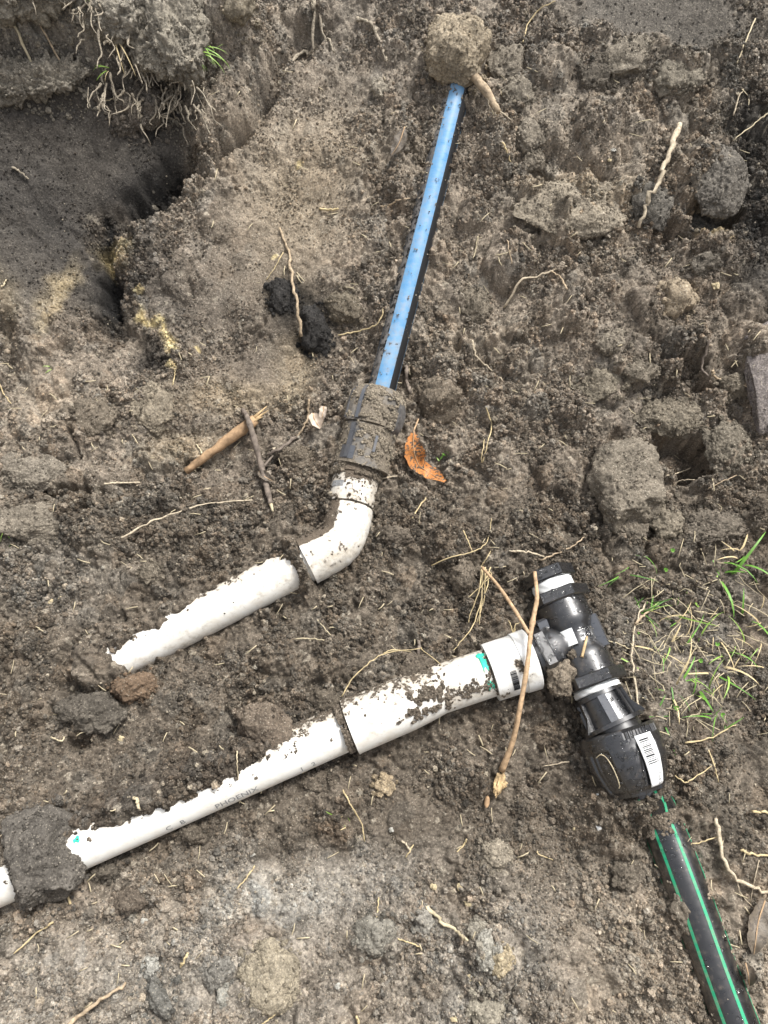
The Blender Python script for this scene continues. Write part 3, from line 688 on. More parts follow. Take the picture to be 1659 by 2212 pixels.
A3 = Ax(LA[3], LA[4] + (LA[4] - LA[3]) * .1)
mb = MB(); lathe(mb, A3, fine([(0, R40 + .0012), (A3.L, R40 + .0012)], .01), 48, dirt=lambda t, th: np.clip(.16 - .2 * np.sin(th) + .3 * np.exp(-((th % 6.283 - .75) / .5) ** 2), 0, 1))
p3 = mb.build('pvc_pipe', M['pvc'], lower, sharp=40)
glue(A3, [(A3.L * .86, -.35, .011, .75), (A3.L * .83, .62, .010, .42), (A3.L * .82, -.78, .009, .3)], lambda t, th: R40 + .0012, p3)
A4 = Ax(LA[4], LA[5]); q = A4.L
mb = MB(); lathe(mb, A4, fine([(0, R40 + .001), (.0003, RC40 + .0012), (.003, RC40 + .0016), (q * .66, RC40 + .0016), (q * .665, RC40 + .0030), (q * .98, RC40 + .0034), (q, RC40 + .002)], .006), 60,
                 dirt=lambda t, th: np.clip(.05 + .5 * np.exp(-((th - .15) / .35) ** 2 - ((t - q * .55) / .010) ** 2) + .5 * np.exp(-((th - .75) / .2) ** 2 - ((t - q * .72) / .006) ** 2) + .35 * np.exp(-((th - 1.2) / .2) ** 2 - ((t - .006) / .012) ** 2), 0, 1))
vs = mb.build('threaded_adaptor', M['pvc_clean'], lower, sharp=35)
mb = MB(); rf4 = lambda t, th: RC40 + .0016
bs = np.random.RandomState(8); th = .30
while th < 1.05:
    w = bs.choice([.012, .02, .034]); patch(mb, A4, q * .33, q * .47, th, th + w, rf4, .0005, 2, 2); th += w + bs.choice([.014, .022])
mb.build('barcode', M['ink'], vs, smooth=False)

# tee
TA = Ax(RUN0, RUN1); LT = TA.L
hx = .0345
k0 = np.dot(P(1212, 1291, .036) - RUN0, TA.a); k1 = np.dot(P(1281, 1470, .036) - RUN0, TA.a); km = np.dot(TEE - RUN0, TA.a)
tee = MB()
def flut(t, th, r): return np.full_like(th, r)
lathe(tee, TA, fine([(k0 - .004, .024), (k0 + .004, .0275), (k0 + .030, .0272), (k0 + .040, .0225), (km + .002, .0220), (k1 - .036, .0225), (k1 - .027, .0272), (k1 + .003, .0276), (k1 + .006, .024)], .004), 56)
BA = Ax(TEE, LA[5]); kb = BA.L
lathe(tee, BA, fine([(0, .019), (.020, .0225), (.027, .0272), (kb - .016, .0272), (kb - .010, .0270), (kb - .001, .026)], .004), 56)
tee_o = tee.build('tee_fitting', M['black'], lower, sharp=35)
mb = MB(); hexprism(mb, TA, k0 - .006, k0 + .0065, hx, .26); mb.build('hex_collar', M['black'], tee_o, sharp=20)
mb = MB(); hexprism(mb, TA, k1 - .006, k1 + .0065, hx, .26); mb.build('hex_collar', M['black'], tee_o, sharp=20)
mb = MB(); hexprism(mb, BA, kb - .017, kb - .005, hx, 0.05); mb.build('hex_collar', M['black'], tee_o, sharp=20)
mb = MB(); boxrib(mb, TA, np.linspace(k0 + .030, k1 - .028, 8), .014, [.031] * 8, -1.05, .0040); mb.build('rib', M['grey_rib'], tee_o, sharp=30)
mb = MB(); boxrib(mb, BA, np.linspace(.024, kb - .018, 6), .016, [.034] * 6, 1.15, .0045); mb.build('rib', M['grey_rib'], tee_o, sharp=30)
mb = MB(); patch(mb, TA, km - .009, km + .008, .26, .80, lambda t, th: .0222 + .0008, .0020, 6, 6); mb.build('raised_pad', M['tape'], tee_o, sharp=30)
me = text_on(TA, 'PN16', km - .010, .06, lambda t, th: .0224, .009, 1, .0004); link('embossed_lettering', me, M['grey_rib'], tee_o)
me = text_on(TA, '1 1/4', km - .002, -.34, lambda t, th: .0224, .008, 1, .0004); link('embossed_lettering', me, M['grey_rib'], tee_o)
# plug with hex head and thread tape
plug = MB(); hexprism(plug, TA, 0, .0135, .0285, .26); lathe(plug, TA, [(.012, .019), (k0, .019)], 40)
plug_o = plug.build('plug', M['black'], lower, sharp=20)
def taper(name, A, t0, t1, r, parent):
    mb = MB(); lathe(mb, A, fine([(t0, r - .001), (t0 + .001, r), (t1 - .001, r), (t1, r - .001)], .0009), 64,
                     mod=lambda t, th, rr: rr + .0005 * np.sin(t * 3400 + 2 * np.sin(3 * th)) + .0004 * np.sin(th * 11 + t * 700))
    return mb.build(name, M['tape'], parent)
taper('thread_tape', TA, .0135, k0 - .005, .0225, plug_o)

# compression coupling
CA = Ax(CF1, CF2); CB = Ax(CF2, CF3)
cf = MB(); L1 = CA.L
lathe(cf, CA, fine([(-.004, .022), (-.003, .0255), (.0008, .0262), (.0012, .0225), (L1 * .5, .0235), (L1 - .004, .025), (L1 - .0035, .0325), (L1 + .0005, .0335), (L1 + .001, .026), (L1 + .010, .026)], .004), 60)
cf_o = cf.build('compression_fitting', M['black'], lower, sharp=35)
taper('thread_tape', TA, k1 + .0065, LT + .004, .0245, cf_o)
for i, a in enumerate((.20, -.55, -1.12, 1.20, 2.2, -2.2)):
    mb = MB(); wing = i in (2, 3)
    ts = np.linspace(.0005, L1 - .002, 9); ro = [.0262 + .0025 * (k / 8) + (.0070 * max(0, (k - 4) / 4) if wing else 0) for k in range(9)]
    boxrib(mb, CA, ts, .018, ro, a, .0040 if i == 0 else .0013); mb.build('rib', M['grey_rib'] if i == 0 else M['black'], cf_o, sharp=30)
# tapered nut with raised panels
nutL = CB.L
NP = [(.003, .0355), (.006, .0392), (.016, .0400), (.020, .0402), (nutL * .35, .0405), (nutL * .55, .0392), (nutL * .75, .0352), (nutL * .9, .0310), (nutL - .004, .0282), (nutL, .0268)]
def nut_r(t):
    return np.interp(t, [p[0] for p in NP], [p[1] for p in NP])
PITCH = 2 * math.pi / 5
def nut_mod(t, th, r):
    x = (th - .32 + PITCH / 2) % PITCH - PITCH / 2
    u = sstep(nutL * .27, nutL * .33, t)
    half = 0.36 - .10 * (t / nutL)
    inside = 1 - sstep(half - .03, half + .03, np.abs(x)); gap = sstep(half + .0, half + .05, np.abs(x)) * (1 - sstep(half + .12, half + .17, np.abs(x)))
    dark = sstep(half + .12, half + .17, np.abs(x))
    out = r + u * (0.0002 * inside - .0022 * gap * 1.0 + 0.0006 * (1 - inside - gap) * 0 - .0042 * dark * (1 - .4 * t / nutL))
    tooth = ((.006 < t) & (t < .013))
    if np.any(tooth): out = out + .0006 * np.sign(np.sin(th * 70)) * (np.abs(th + .35) < .55)
    return out
mb = MB(); prof = [(t, float(nut_r(t))) for t in np.concatenate([[.003, .006, .0062, .0128, .013], np.linspace(.016, nutL, 44)])]
prof = prof + [(nutL - .0005, .0212), (nutL - .012, .0206)]
lathe(mb, CB, prof, 280, mod=nut_mod, caps=False, ph=-math.pi)
nut = mb.build('compression_nut', M['black'], cf_o, sharp=50)
mb = MB(); rfn = lambda t, th: float(nut_mod(t, np.array([th]), float(nut_r(t)))[0])
patch(mb, CB, .012, nutL * .93, -.5, -.1, lambda t, th: float(nut_r(t)) + .0005, .0006, 24, 8, tfun=lambda t: (-.50 - .14 * (t / nutL), -.02 - .14 * (t / nutL)))
stk = mb.build('barcode_sticker', M['paper'], lower)
mb = MB(); t = .016; bs = np.random.RandomState(4)
while t < nutL * .62:
    w = bs.choice([.0005, .0009, .0015]); patch(mb, CB, t, t + w, -.78, -.63, lambda t_, th: float(nut_r(t_)) + .0013, .0003, 2, 4, tfun=lambda t_: (-.34 - .12 * t_ / nutL, -.09 - .13 * t_ / nutL)); t += w + bs.choice([.0007, .0011])
mb.build('barcode', M['ink'], stk, smooth=False)
me = text_on(CB, '9 318290 024871', .016, -.43, lambda t, th: float(nut_r(t)) + .0009, .0040, 1, .0006); link('printed_lettering', me, M['ink_grey'], stk)
me = text_on(CB, 'DN40', nutL * .68, -.40, lambda t, th: float(nut_r(t)) + .0009, .0062, 1, .0006); link('printed_lettering', me, M['ink_grey'], stk)
# green-striped pipe
gp = catmull([PG0, PG1, PG1 + (PG2 - PG1) * .35 + np.array([.001, 0, .001]), PG1 + (PG2 - PG1) * .7, PG2, PG2 + (PG2 - PG1) * .25], 10)
mb = MB(); tubepath(mb, gp, .0205, 48, dirt=lambda t, th: np.clip(.16 + .22 * np.cos(th * 2 + 3), 0, 1)); gpo = mb.build('poly_pipe', M['black_wet'], lower)
def stripe_on(path, R, th0, half, name, mat, parent, thick=.00035, nh=4):
    T = np.gradient(path, axis=0); V = []; F = []; m = len(path)
    hs_ = np.linspace(th0 - half, th0 + half, nh)
    for i in range(m):
        a = T[i] / np.linalg.norm(T[i]); u = UPV - a * a[2]; u /= np.linalg.norm(u); s = np.cross(a, u)
        for h in hs_: V.append(path[i] + (u * math.cos(h) + s * math.sin(h)) * (R + thick))
    for i in range(m - 1):
        for j in range(nh - 1): F.append((i * nh + j, (i + 1) * nh + j, (i + 1) * nh + j + 1, i * nh + j + 1))
    mb = MB(); mb.add(V, F, np.full(len(V), .18)); return mb.build(name, mat, parent)
for a in (.78, -.12, -1.02, 1.68, -1.92): stripe_on(gp, .0205, a, .075, 'green_stripe', M['green'], gpo)

# ------------------------------------------------------------------ upper run: blue-striped pipe, muddy coupling, adaptor, elbow, white pipe
upper = empty('pipe_run', tuple(UP1), 'blue-striped black pipe joined by a mud-caked coupling to a white elbow and pipe', 'pipe')
bp = np.array([BL0 + (BL1 - BL0) * t for t in np.linspace(0, 1.04, 40)])
for i, t in enumerate(np.linspace(0, 1, 40)): bp[i] += np.array([.0012, 0, -.0015]) * math.sin(t * math.pi)
mb = MB(); tubepath(mb, bp, R32, 48, dirt=lambda t, th: np.where(np.sin(th) > .3, .40, -.4)); bpo = mb.build('poly_pipe', M['black_dust'], upper)
stripe_on(bp, R32, -.12, .54, 'blue_stripe', M['blue'], bpo, nh=10)
stripe_on(bp, R32, 1.30, .05, 'blue_stripe', M['blue'], bpo, nh=3); stripe_on(bp, R32, -1.52, .05, 'blue_stripe', M['blue'], bpo, nh=3)
UA = Ax(UF0, UF1); UL = UA.L
DIRT = lambda t, th: np.clip(.62 + .25 * np.sin(th * 3 + t * 60) - .1 * np.cos(th), 0, 1)
mb = MB(); prof = fine([(-.002, .0165), (-.0005, .024), (.003, .0290), (.010, .0335), (.026, .0350), (UL * .48, .0350), (UL * .485, .0325)], .003)
PU = 2 * math.pi / 6
lathe(mb, UA, prof, 120, mod=lambda t, th, r: r - .0016 * (sstep(.22, .27, np.abs((th - .35) % PU - PU / 2)) * sstep(.010, .016, t)), dirt=DIRT)
un = mb.build('compression_nut', M['black_mud'], upper, sharp=45)
for a, w in ((.42, .0022), (1.0, .0020)):
    mb = MB(); boxrib(mb, UA, np.linspace(.003, UL * .46, 12), .012, [float(np.interp(t, [p[0] for p in prof], [p[1] for p in prof])) + .0014 for t in np.linspace(.003, UL * .46, 12)], a, w, .05)
    mb.build('rib', M['grey_rib'], un, sharp=30)
mb = MB(); ts = np.linspace(.012, UL * .52, 14); boxrib(mb, UA, ts, .016, [.0330 + .0060 * math.sin((t - .012) / (UL * .52 - .012) * math.pi) ** .7 for t in ts], -1.15, .006, .2); mb.build('wing', M['black_dust'], un, sharp=30)
mb = MB(); prof = fine([(UL * .48, .0300), (UL * .5, .0325), (UL * .55, .0318), (UL * .9, .0310), (UL * .91, .0330), (UL, .0330), (UL + .0005, .024), (UL + .006, .024)], .003)
lathe(mb, UA, prof, 80, dirt=DIRT); ub = mb.build('coupling_body', M['black_mud'], upper, sharp=40)
mb = MB(); boxrib(mb, UA, np.linspace(UL * .52, UL * .95, 8), .012, [.0345] * 8, .50, .0028, .05); mb.build('rib', M['grey_rib'], ub, sharp=30)
mb = MB(); boxrib(mb, UA, np.linspace(UL * .62, UL * .82, 5), .012, [.0338] * 5, -.42, .0016, .05); mb.build('rib', M['grey_rib'], ub, sharp=30)
mb = MB(); patch(mb, UA, UL * .80, UL * .96, .22, .80, lambda t, th: .0328, .0008, 6, 8); mb.build('flange', M['grey_rib'], ub, sharp=30)
VA = Ax(AD0, AD1); vL = VA.L
mb = MB(); lathe(mb, VA, fine([(-.002, .022), (0, .0285), (.0105, .0290), (.0112, .0272), (vL * .93, .0268), (vL * .94, .0235), (vL + .004, .0235)], .004), 60,
                 dirt=lambda t, th: np.clip(.34 + .5 * np.exp(-((t - .008) / .010) ** 2) * (.4 + .6 * np.cos(th * 2 + .6)), 0, 1))
va = mb.build('threaded_adaptor', M['pvc'], upper, sharp=35)
mb = MB(); bs = np.random.RandomState(2); th = .62
while th < 1.25:
    w = bs.choice([.014, .024, .04]); patch(mb, VA, vL * .48, vL * .62, th - .25, th - .25 + w, lambda t, th_: .0272, .0005, 2, 2); th += w + bs.choice([.014, .024])
mb.build('barcode', M['ink_grey'], va, smooth=False)
ep = catmull(ELP, 8); rr = np.full(len(ep), .0270); rr[12:20] = .0262; rr[-1] = .0280; rr[-5:-1] = .0276
e0 = ep[0]; mb = MB(); tubepath(mb, ep, rr, 56, dirt=lambda t, th: np.clip(.22 + .42 * (np.sin(th) > .4), 0, 1))
el = mb.build('elbow', M['pvc'], upper, sharp=50)
WA = Ax(UP0, UP1)
mb = MB(); lathe(mb, WA, fine([(0, R40), (WA.L, R40)], .015), 48, dirt=lambda t, th: np.clip(.16 + .40 * np.clip(np.sin(th), 0, 1) ** 2, 0, 1)); mb.build('pvc_pipe', M['pvc'], upper, sharp=40)

# ------------------------------------------------------------------ rain drops on the black plastic
def drops(name, specs, parent, seed):
    """specs: list of (Ax, t0, t1, th0, th1, rfun, count)"""
    rs = np.random.RandomState(seed); mb = MB(); nr, nh = 3, 9
    for A, t0, t1, h0, h1, rf, cnt in specs:
        for _ in range(cnt):
            t = rs.uniform(t0, t1); th = rs.uniform(h0, h1); big = rs.random_sample(); r = .0006 + .0016 * big ** 2.6; el_ = 1 + rs.random_sample() * (.25 if r < .0012 else 1.1); asp = rs.random_sample() * 3.14
            rad0 = rf(t, th); V = []; F = []
            for k in range(nr):
                e = k / nr * 1.35
                for j in range(nh):
                    a = j / nh * 6.2832; u = math.cos(a) * r * math.cos(e) * el_; v = math.sin(a) * r * math.cos(e) * (1 + .2 * math.sin(3 * a + asp))
                    uu = u * math.cos(asp) - v * math.sin(asp); vv = u * math.sin(asp) + v * math.cos(asp)
                    V.append(A.pt(t + uu, th + vv / rad0, rad0 + r * .68 * math.sin(e) - .0001))
            V.append(A.pt(t, th, rad0 + r * .68)); q = nr * nh
            for k in range(nr - 1):
                for j in range(nh): F.append((k * nh + j, (k + 1) * nh + j, (k + 1) * nh + (j + 1) % nh, k * nh + (j + 1) % nh)[::-1])
            for j in range(nh): F.append(((nr - 1) * nh + j, q, (nr - 1) * nh + (j + 1) % nh)[::-1])
            mb.add(V, F)
    o = mb.build(name, M['water'], parent); o['kind'] = 'stuff'; return o
hexr = lambda ph: (lambda t, th: hx * math.cos(math.pi / 6) / math.cos((th - ph + math.pi / 6) % (math.pi / 3) - math.pi / 6))
hexr2 = lambda ph, R: (lambda t, th: R * math.cos(math.pi / 6) / math.cos((th - ph + math.pi / 6) % (math.pi / 3) - math.pi / 6))
drops('water_drops', [(TA, k0 + .008, k0 + .028, -1.2, 1.0, lambda t, th: .0274, 60), (TA, km - .012, km + .014, -1.2, -.1, lambda t, th: .0224, 36), (TA, k1 - .025, k1 - .007, -1.2, 1.0, lambda t, th: .0273, 55),
      (TA, k0 - .005, k0 + .0055, -.24, .76, hexr(.26), 34), (TA, k1 - .005, k1 + .0055, -.24, .76, hexr(.26), 34), (BA, .028, kb - .019, -1.1, 1.1, lambda t, th: .0272, 60), (BA, kb - .016, kb - .006, -.5, .55, hexr(.05), 40),
      (TA, .001, .0125, -.24, .76, hexr2(.26, .0285), 34)], tee_o, 21)
drops('water_drops', [(CB, .006, .020, -.5, 1.1, lambda t, th: float(nut_r(t)), 40), (CB, .022, nutL * .95, .0, .66, lambda t, th: float(nut_r(t)), 95), (CB, .02, nutL * .9, .6, .9, lambda t, th: float(nut_r(t)), 30), (CA, .003, L1 - .005, -.62, 1.0, lambda t, th: .0237, 40)], cf_o, 22)
gl = np.linalg.norm(gp[-1] - gp[11]); GA = Ax(gp[11], gp[-1])
drops('water_drops', [(GA, .0, GA.L * .95, -.9, .7, lambda t, th: .0205, 230)], gpo, 23)
# ------------------------------------------------------------------ dirt stuck on the pipes (crumbs lying on the plastic)
def on_axis(A, t0, t1, h0, h1, rf, n, rs, keepf=None, sz=(.0004, .0013), col=(.13, .108, .084)):
    P_, S_, C_ = [], [], []
    off = rs.random_sample() * 50
    for _ in range(n):
        t = rs.uniform(t0, t1); th = rs.uniform(h0, h1)
        k = float(vn(np.array([t * 170 + off]), np.array([th * 4.2 + off]), 2)[0]) * .6 + float(vn(np.array([t * 420]), np.array([th * 10 + off]), 3)[0]) * .4
        if k < (keepf(t, th) if keepf else 0): continue
        s = sz[0] + (sz[1] - sz[0]) * rs.random_sample() ** 2.2
        P_.append(A.pt(t, th, rf(t, th) + s * .2)); S_.append(s); C_.append(np.array(col) * rs.uniform(.6, 1.5))
    return P_, S_, C_
rs = np.random.RandomState(31); PP, SS, CC = [], [], []
def more(*a, **k):
    p, s, c = on_axis(*a, rs=rs, **k); PP.extend(p); SS.extend(s); CC.extend(c)
cst = lambda r: (lambda t, th: r)
L_ = A1.L
more(A1, 0.06, L_, -1.5, .6, cst(R40), 12000, keepf=lambda t, th: .12 + (th + 1.2) * .36 - .20 * (t / L_), sz=(.0003, .0012))
more(A2, 0, A2.L, -1.5, .8, lambda t, th: float(np.interp(t, [p[0] for p in rc], [p[1] for p in rc])), 3000, keepf=lambda t, th: .05 + (th + 1.4) * .30)
more(A2, A2.L * .55, A2.L, -.2, .9, lambda t, th: float(np.interp(t, [p[0] for p in rc], [p[1] for p in rc])), 1500, keepf=lambda t, th: .12, sz=(.0006, .0022))
more(A3, 0, A3.L, -1.3, 1.2, cst(R40 + .0012), 3200, keepf=lambda t, th: .62 - .75 * math.exp(-((th - .55) / .38) ** 2) - .15 * (t > A3.L * .8))
more(A3, A3.L * .88, A3.L, -1.0, 1.3, cst(R40 + .0012), 700, keepf=lambda t, th: -.1)
more(A4, 0, A4.L, -1, 1.3, cst(RC40 + .0016), 2600, keepf=lambda t, th: .75 - .95 * math.exp(-((th - .2) / .35) ** 2 - ((t - q * .58) / .012) ** 2) - .9 * math.exp(-((th - .7) / .2) ** 2 - ((t - q * .75) / .006) ** 2) - .7 * math.exp(-((th - 1.15) / .2) ** 2 - ((t - .006) / .01) ** 2))
more(A2, -.0075, .002, -1.4, 1.3, cst(R40 + .0016), 1500, keepf=lambda t, th: -.5, sz=(.0006, .0016))
more(UA, 0, UL, -1.6, 1.6, lambda t, th: .0318 if t > UL * .5 else float(np.interp(t, [0, .003, .010, .026], [.024, .029, .0335, .035])), 11000, keepf=lambda t, th: (.7 if abs(th - .46) < .1 else .02) + (.7 if (t > UL * .78 and .15 < th < .85) else 0) + (.5 if abs(th - 1.0) < .07 and t < UL * .46 else 0) + (.3 if abs(t - UL * .48) < .003 else 0), sz=(.0004, .0014), col=(.25, .215, .165))
more(VA, -.006, .013, -1.6, 1.6, cst(.0285), 3600, keepf=lambda t, th: -.05 + .35 * math.sin(th * 3 + 1), sz=(.0006, .002), col=(.15, .125, .095))
more(VA, .006, vL, -1.6, 1.6, cst(.0272), 1500, keepf=lambda t, th: .42)
more(VA, vL * .93, vL + .004, -1.6, 1.6, cst(.0240), 900, keepf=lambda t, th: -.6, col=(.10, .082, .064))
e_ax = Ax(ep[0], ep[len(ep) // 3]); more(e_ax, .004, e_ax.L, .2, 1.6, cst(.0266), 700, keepf=lambda t, th: .55 - th * .45)
e_ax = Ax(ep[len(ep) // 2], ep[-1]); more(e_ax, 0, e_ax.L, .1, 1.6, cst(.0266), 900, keepf=lambda t, th: .72 - th * .5)
more(WA, .04, WA.L * .95, -.1, 1.6, cst(R40), 5200, keepf=lambda t, th: .80 - th * .62, col=(.12, .10, .078))
more(WA, .04, WA.L * .95, -1.2, .2, cst(R40), 700, keepf=lambda t, th: .62, sz=(.0004, .0011))
BA_ = Ax(bp[0], bp[-1]); more(BA_, .05, BA_.L, -1.5, 1.5, cst(R32 + .0006), 4200, keepf=lambda t, th: .50 if t > .09 else .2, sz=(.0003, .0010), col=(.2, .17, .13))
more(BA_, BA_.L - .012, BA_.L, -1.2, 1.2, cst(R32 + .0008), 700, keepf=lambda t, th: -.2, col=(.19, .16, .12))
more(GA, .0, GA.L, -1.4, 1.4, cst(.0205), 1500, keepf=lambda t, th: .55 - .12 * abs(th), sz=(.0004, .0012), col=(.24, .21, .165))
more(GA, -.004, .016, -1.5, 1.5, cst(.0205), 1500, keepf=lambda t, th: -.5 + t * 45, sz=(.0006, .0022), col=(.15, .125, .096))
more(CB, .0, nutL, -1.3, 1.5, lambda t, th: float(nut_r(t)), 700, keepf=lambda t, th: .60, sz=(.0003, .0008), col=(.3, .27, .22))
more(TA, k0, k1, -1.4, 1.4, cst(.0268), 420, keepf=lambda t, th: .5, sz=(.0003, .0008), col=(.3, .27, .22))
crumbs('dirt_on_pipes', PP, SS, np.array(CC), rs, 'brown crumbs of soil stuck to the pipes and fittings', 'dirt')

# ------------------------------------------------------------------ clods
ICO = {}
def ico(sub):
    if sub not in ICO:
        bm = bmesh.new(); bmesh.ops.create_icosphere(bm, subdivisions=sub, radius=1.0)
        ICO[sub] = (np.array([v.co[:] for v in bm.verts]), np.array([[v.index for v in f.verts] for f in bm.faces])); bm.free()
    return ICO[sub]
def clod(dx, dy, rx, ry, hh, col, label, seed, rot=0, blocky=.5, rough=1.0, sub=None, sink=.35, name='soil_clod', cat='clod', group=None, z=None, mat='soil', coat=1.0, tint=0.98):
    """a lump of soil: rx, ry in map units, hh = height as a fraction of the mean radius"""
    k = mm_per(dx, dy); ax_, ay_ = rx * k, ry * k; rm = (ax_ + ay_) / 2
    sub = sub or (6 if rm > .030 else 5 if rm > .010 else 4 if rm > .005 else 3)
    U, Fc = ico(sub); rs = np.random.RandomState(seed * 7 + 3)
    p = U.copy()
    for _ in range(9):
        n = rs.normal(size=3); n /= np.linalg.norm(n); d0 = 1 - blocky * rs.uniform(.12, .62)
        e = p @ n - d0; p = p - np.maximum(0, e)[:, None] * n * .92
    p *= (1 + .16 * vn3(U, .62, seed) + .09 * vn3(U, .3, seed + 1))[:, None]
    p = p * np.array([ax_, ay_, rm * hh]) * 1.06
    nrm = U / np.array([1, 1, max(.4, hh)]); nrm /= np.linalg.norm(nrm, axis=1)[:, None]
    w = p + seed
    g = .0016 * vn3(w, .014, seed + 7) + .0030 * np.abs(vn3(w, .0085, seed)) + .0020 * np.abs(vn3(w, .0042, seed + 2)) + .0010 * vn3(w, .0018, seed + 3) - .0022
    p = p + nrm * (g * rough)[:, None]
    c, s = math.cos(rad(rot)), math.sin(rad(rot)); p = np.stack([p[:, 0] * c - p[:, 1] * s, p[:, 0] * s + p[:, 1] * c, p[:, 2]], -1)
    base = P(dx, dy); sl = BANK_S * float(1 / (1 + math.exp(-np.clip((base[1] - BANK_Y) / BANK_W, -40, 40)))); p[:, 2] += p[:, 1] * sl
    o = G(dx, dy, rm * hh * .35) if z is None else CAM + ray(dx, dy) * ((z - CAM[2]) / ray(dx, dy)[2])
    x_ = np.linspace(-.6, .6, 5) * ax_; y_ = np.linspace(-.6, .6, 5) * ay_; gx_, gy_ = np.meshgrid(x_, y_)
    zc = float(np.median(zg(o[0] + gx_, o[1] + gy_) - sl * gy_)) if z is None else z
    loc = np.array([o[0], o[1], zc + rm * hh * (1 - 2 * sink) * 1.0])
    tone = (1 + .22 * vn3(w, .004, seed + 5) + .18 * vn3(w, .012, seed + 6))[:, None]
    col = np.array(col) * tint; me = mesh_np(name, p, Fc, True, col * tone)
    # crumbs clinging to the lump and lying round its foot
    nc = int(coat * ax_ * ay_ * 3.2 / 6e-6); pick = rs.randint(0, len(p), nc * 2); pick = pick[(nrm[pick, 2] > -.2) & (rs.random_sample(nc * 2) < np.clip(.55 + 1.1 * vn3(w[pick], .012, seed + 9), .08, 1))][:nc]
    sz_ = np.minimum(.0005 * (1 - rs.random_sample(len(pick)) * .99) ** -.36, .0030); CRP.append(p[pick] + loc + nrm[pick] * (sz_ * .25)[:, None]); CRS.append(sz_); CRC.append(col * (.45 + 1.1 * rs.random_sample((len(pick), 1))))
    nf = int(coat * 60 * (ax_ + ay_) / .03); th_ = rs.uniform(0, 6.283, nf); q_ = rs.normal(1.0, .16, nf); fx_ = loc[0] + np.cos(th_) * ax_ * q_; fy_ = loc[1] + np.sin(th_) * ay_ * q_
    sf_ = np.minimum(.0009 * (1 - rs.random_sample(nf) * .99) ** -.36, .0040)
    if z is None: CRP.append(np.stack([fx_, fy_, zg(fx_, fy_) + sf_ * .5], -1)); CRS.append(sf_); CRC.append(col * (.55 + .8 * rs.random_sample((nf, 1))))
    ob = link(name, me, M[mat]); ob.location = loc
    return tag(ob, label, cat, group)
BR = (.19, .162, .128); TAN = (.29, .24, .175); DK = (.10, .088, .072); BK = (.032, .030, .028); GY = (.24, .225, .195); RB = (.15, .105, .07)
GC_ = 'clods of soil lying about the trench'
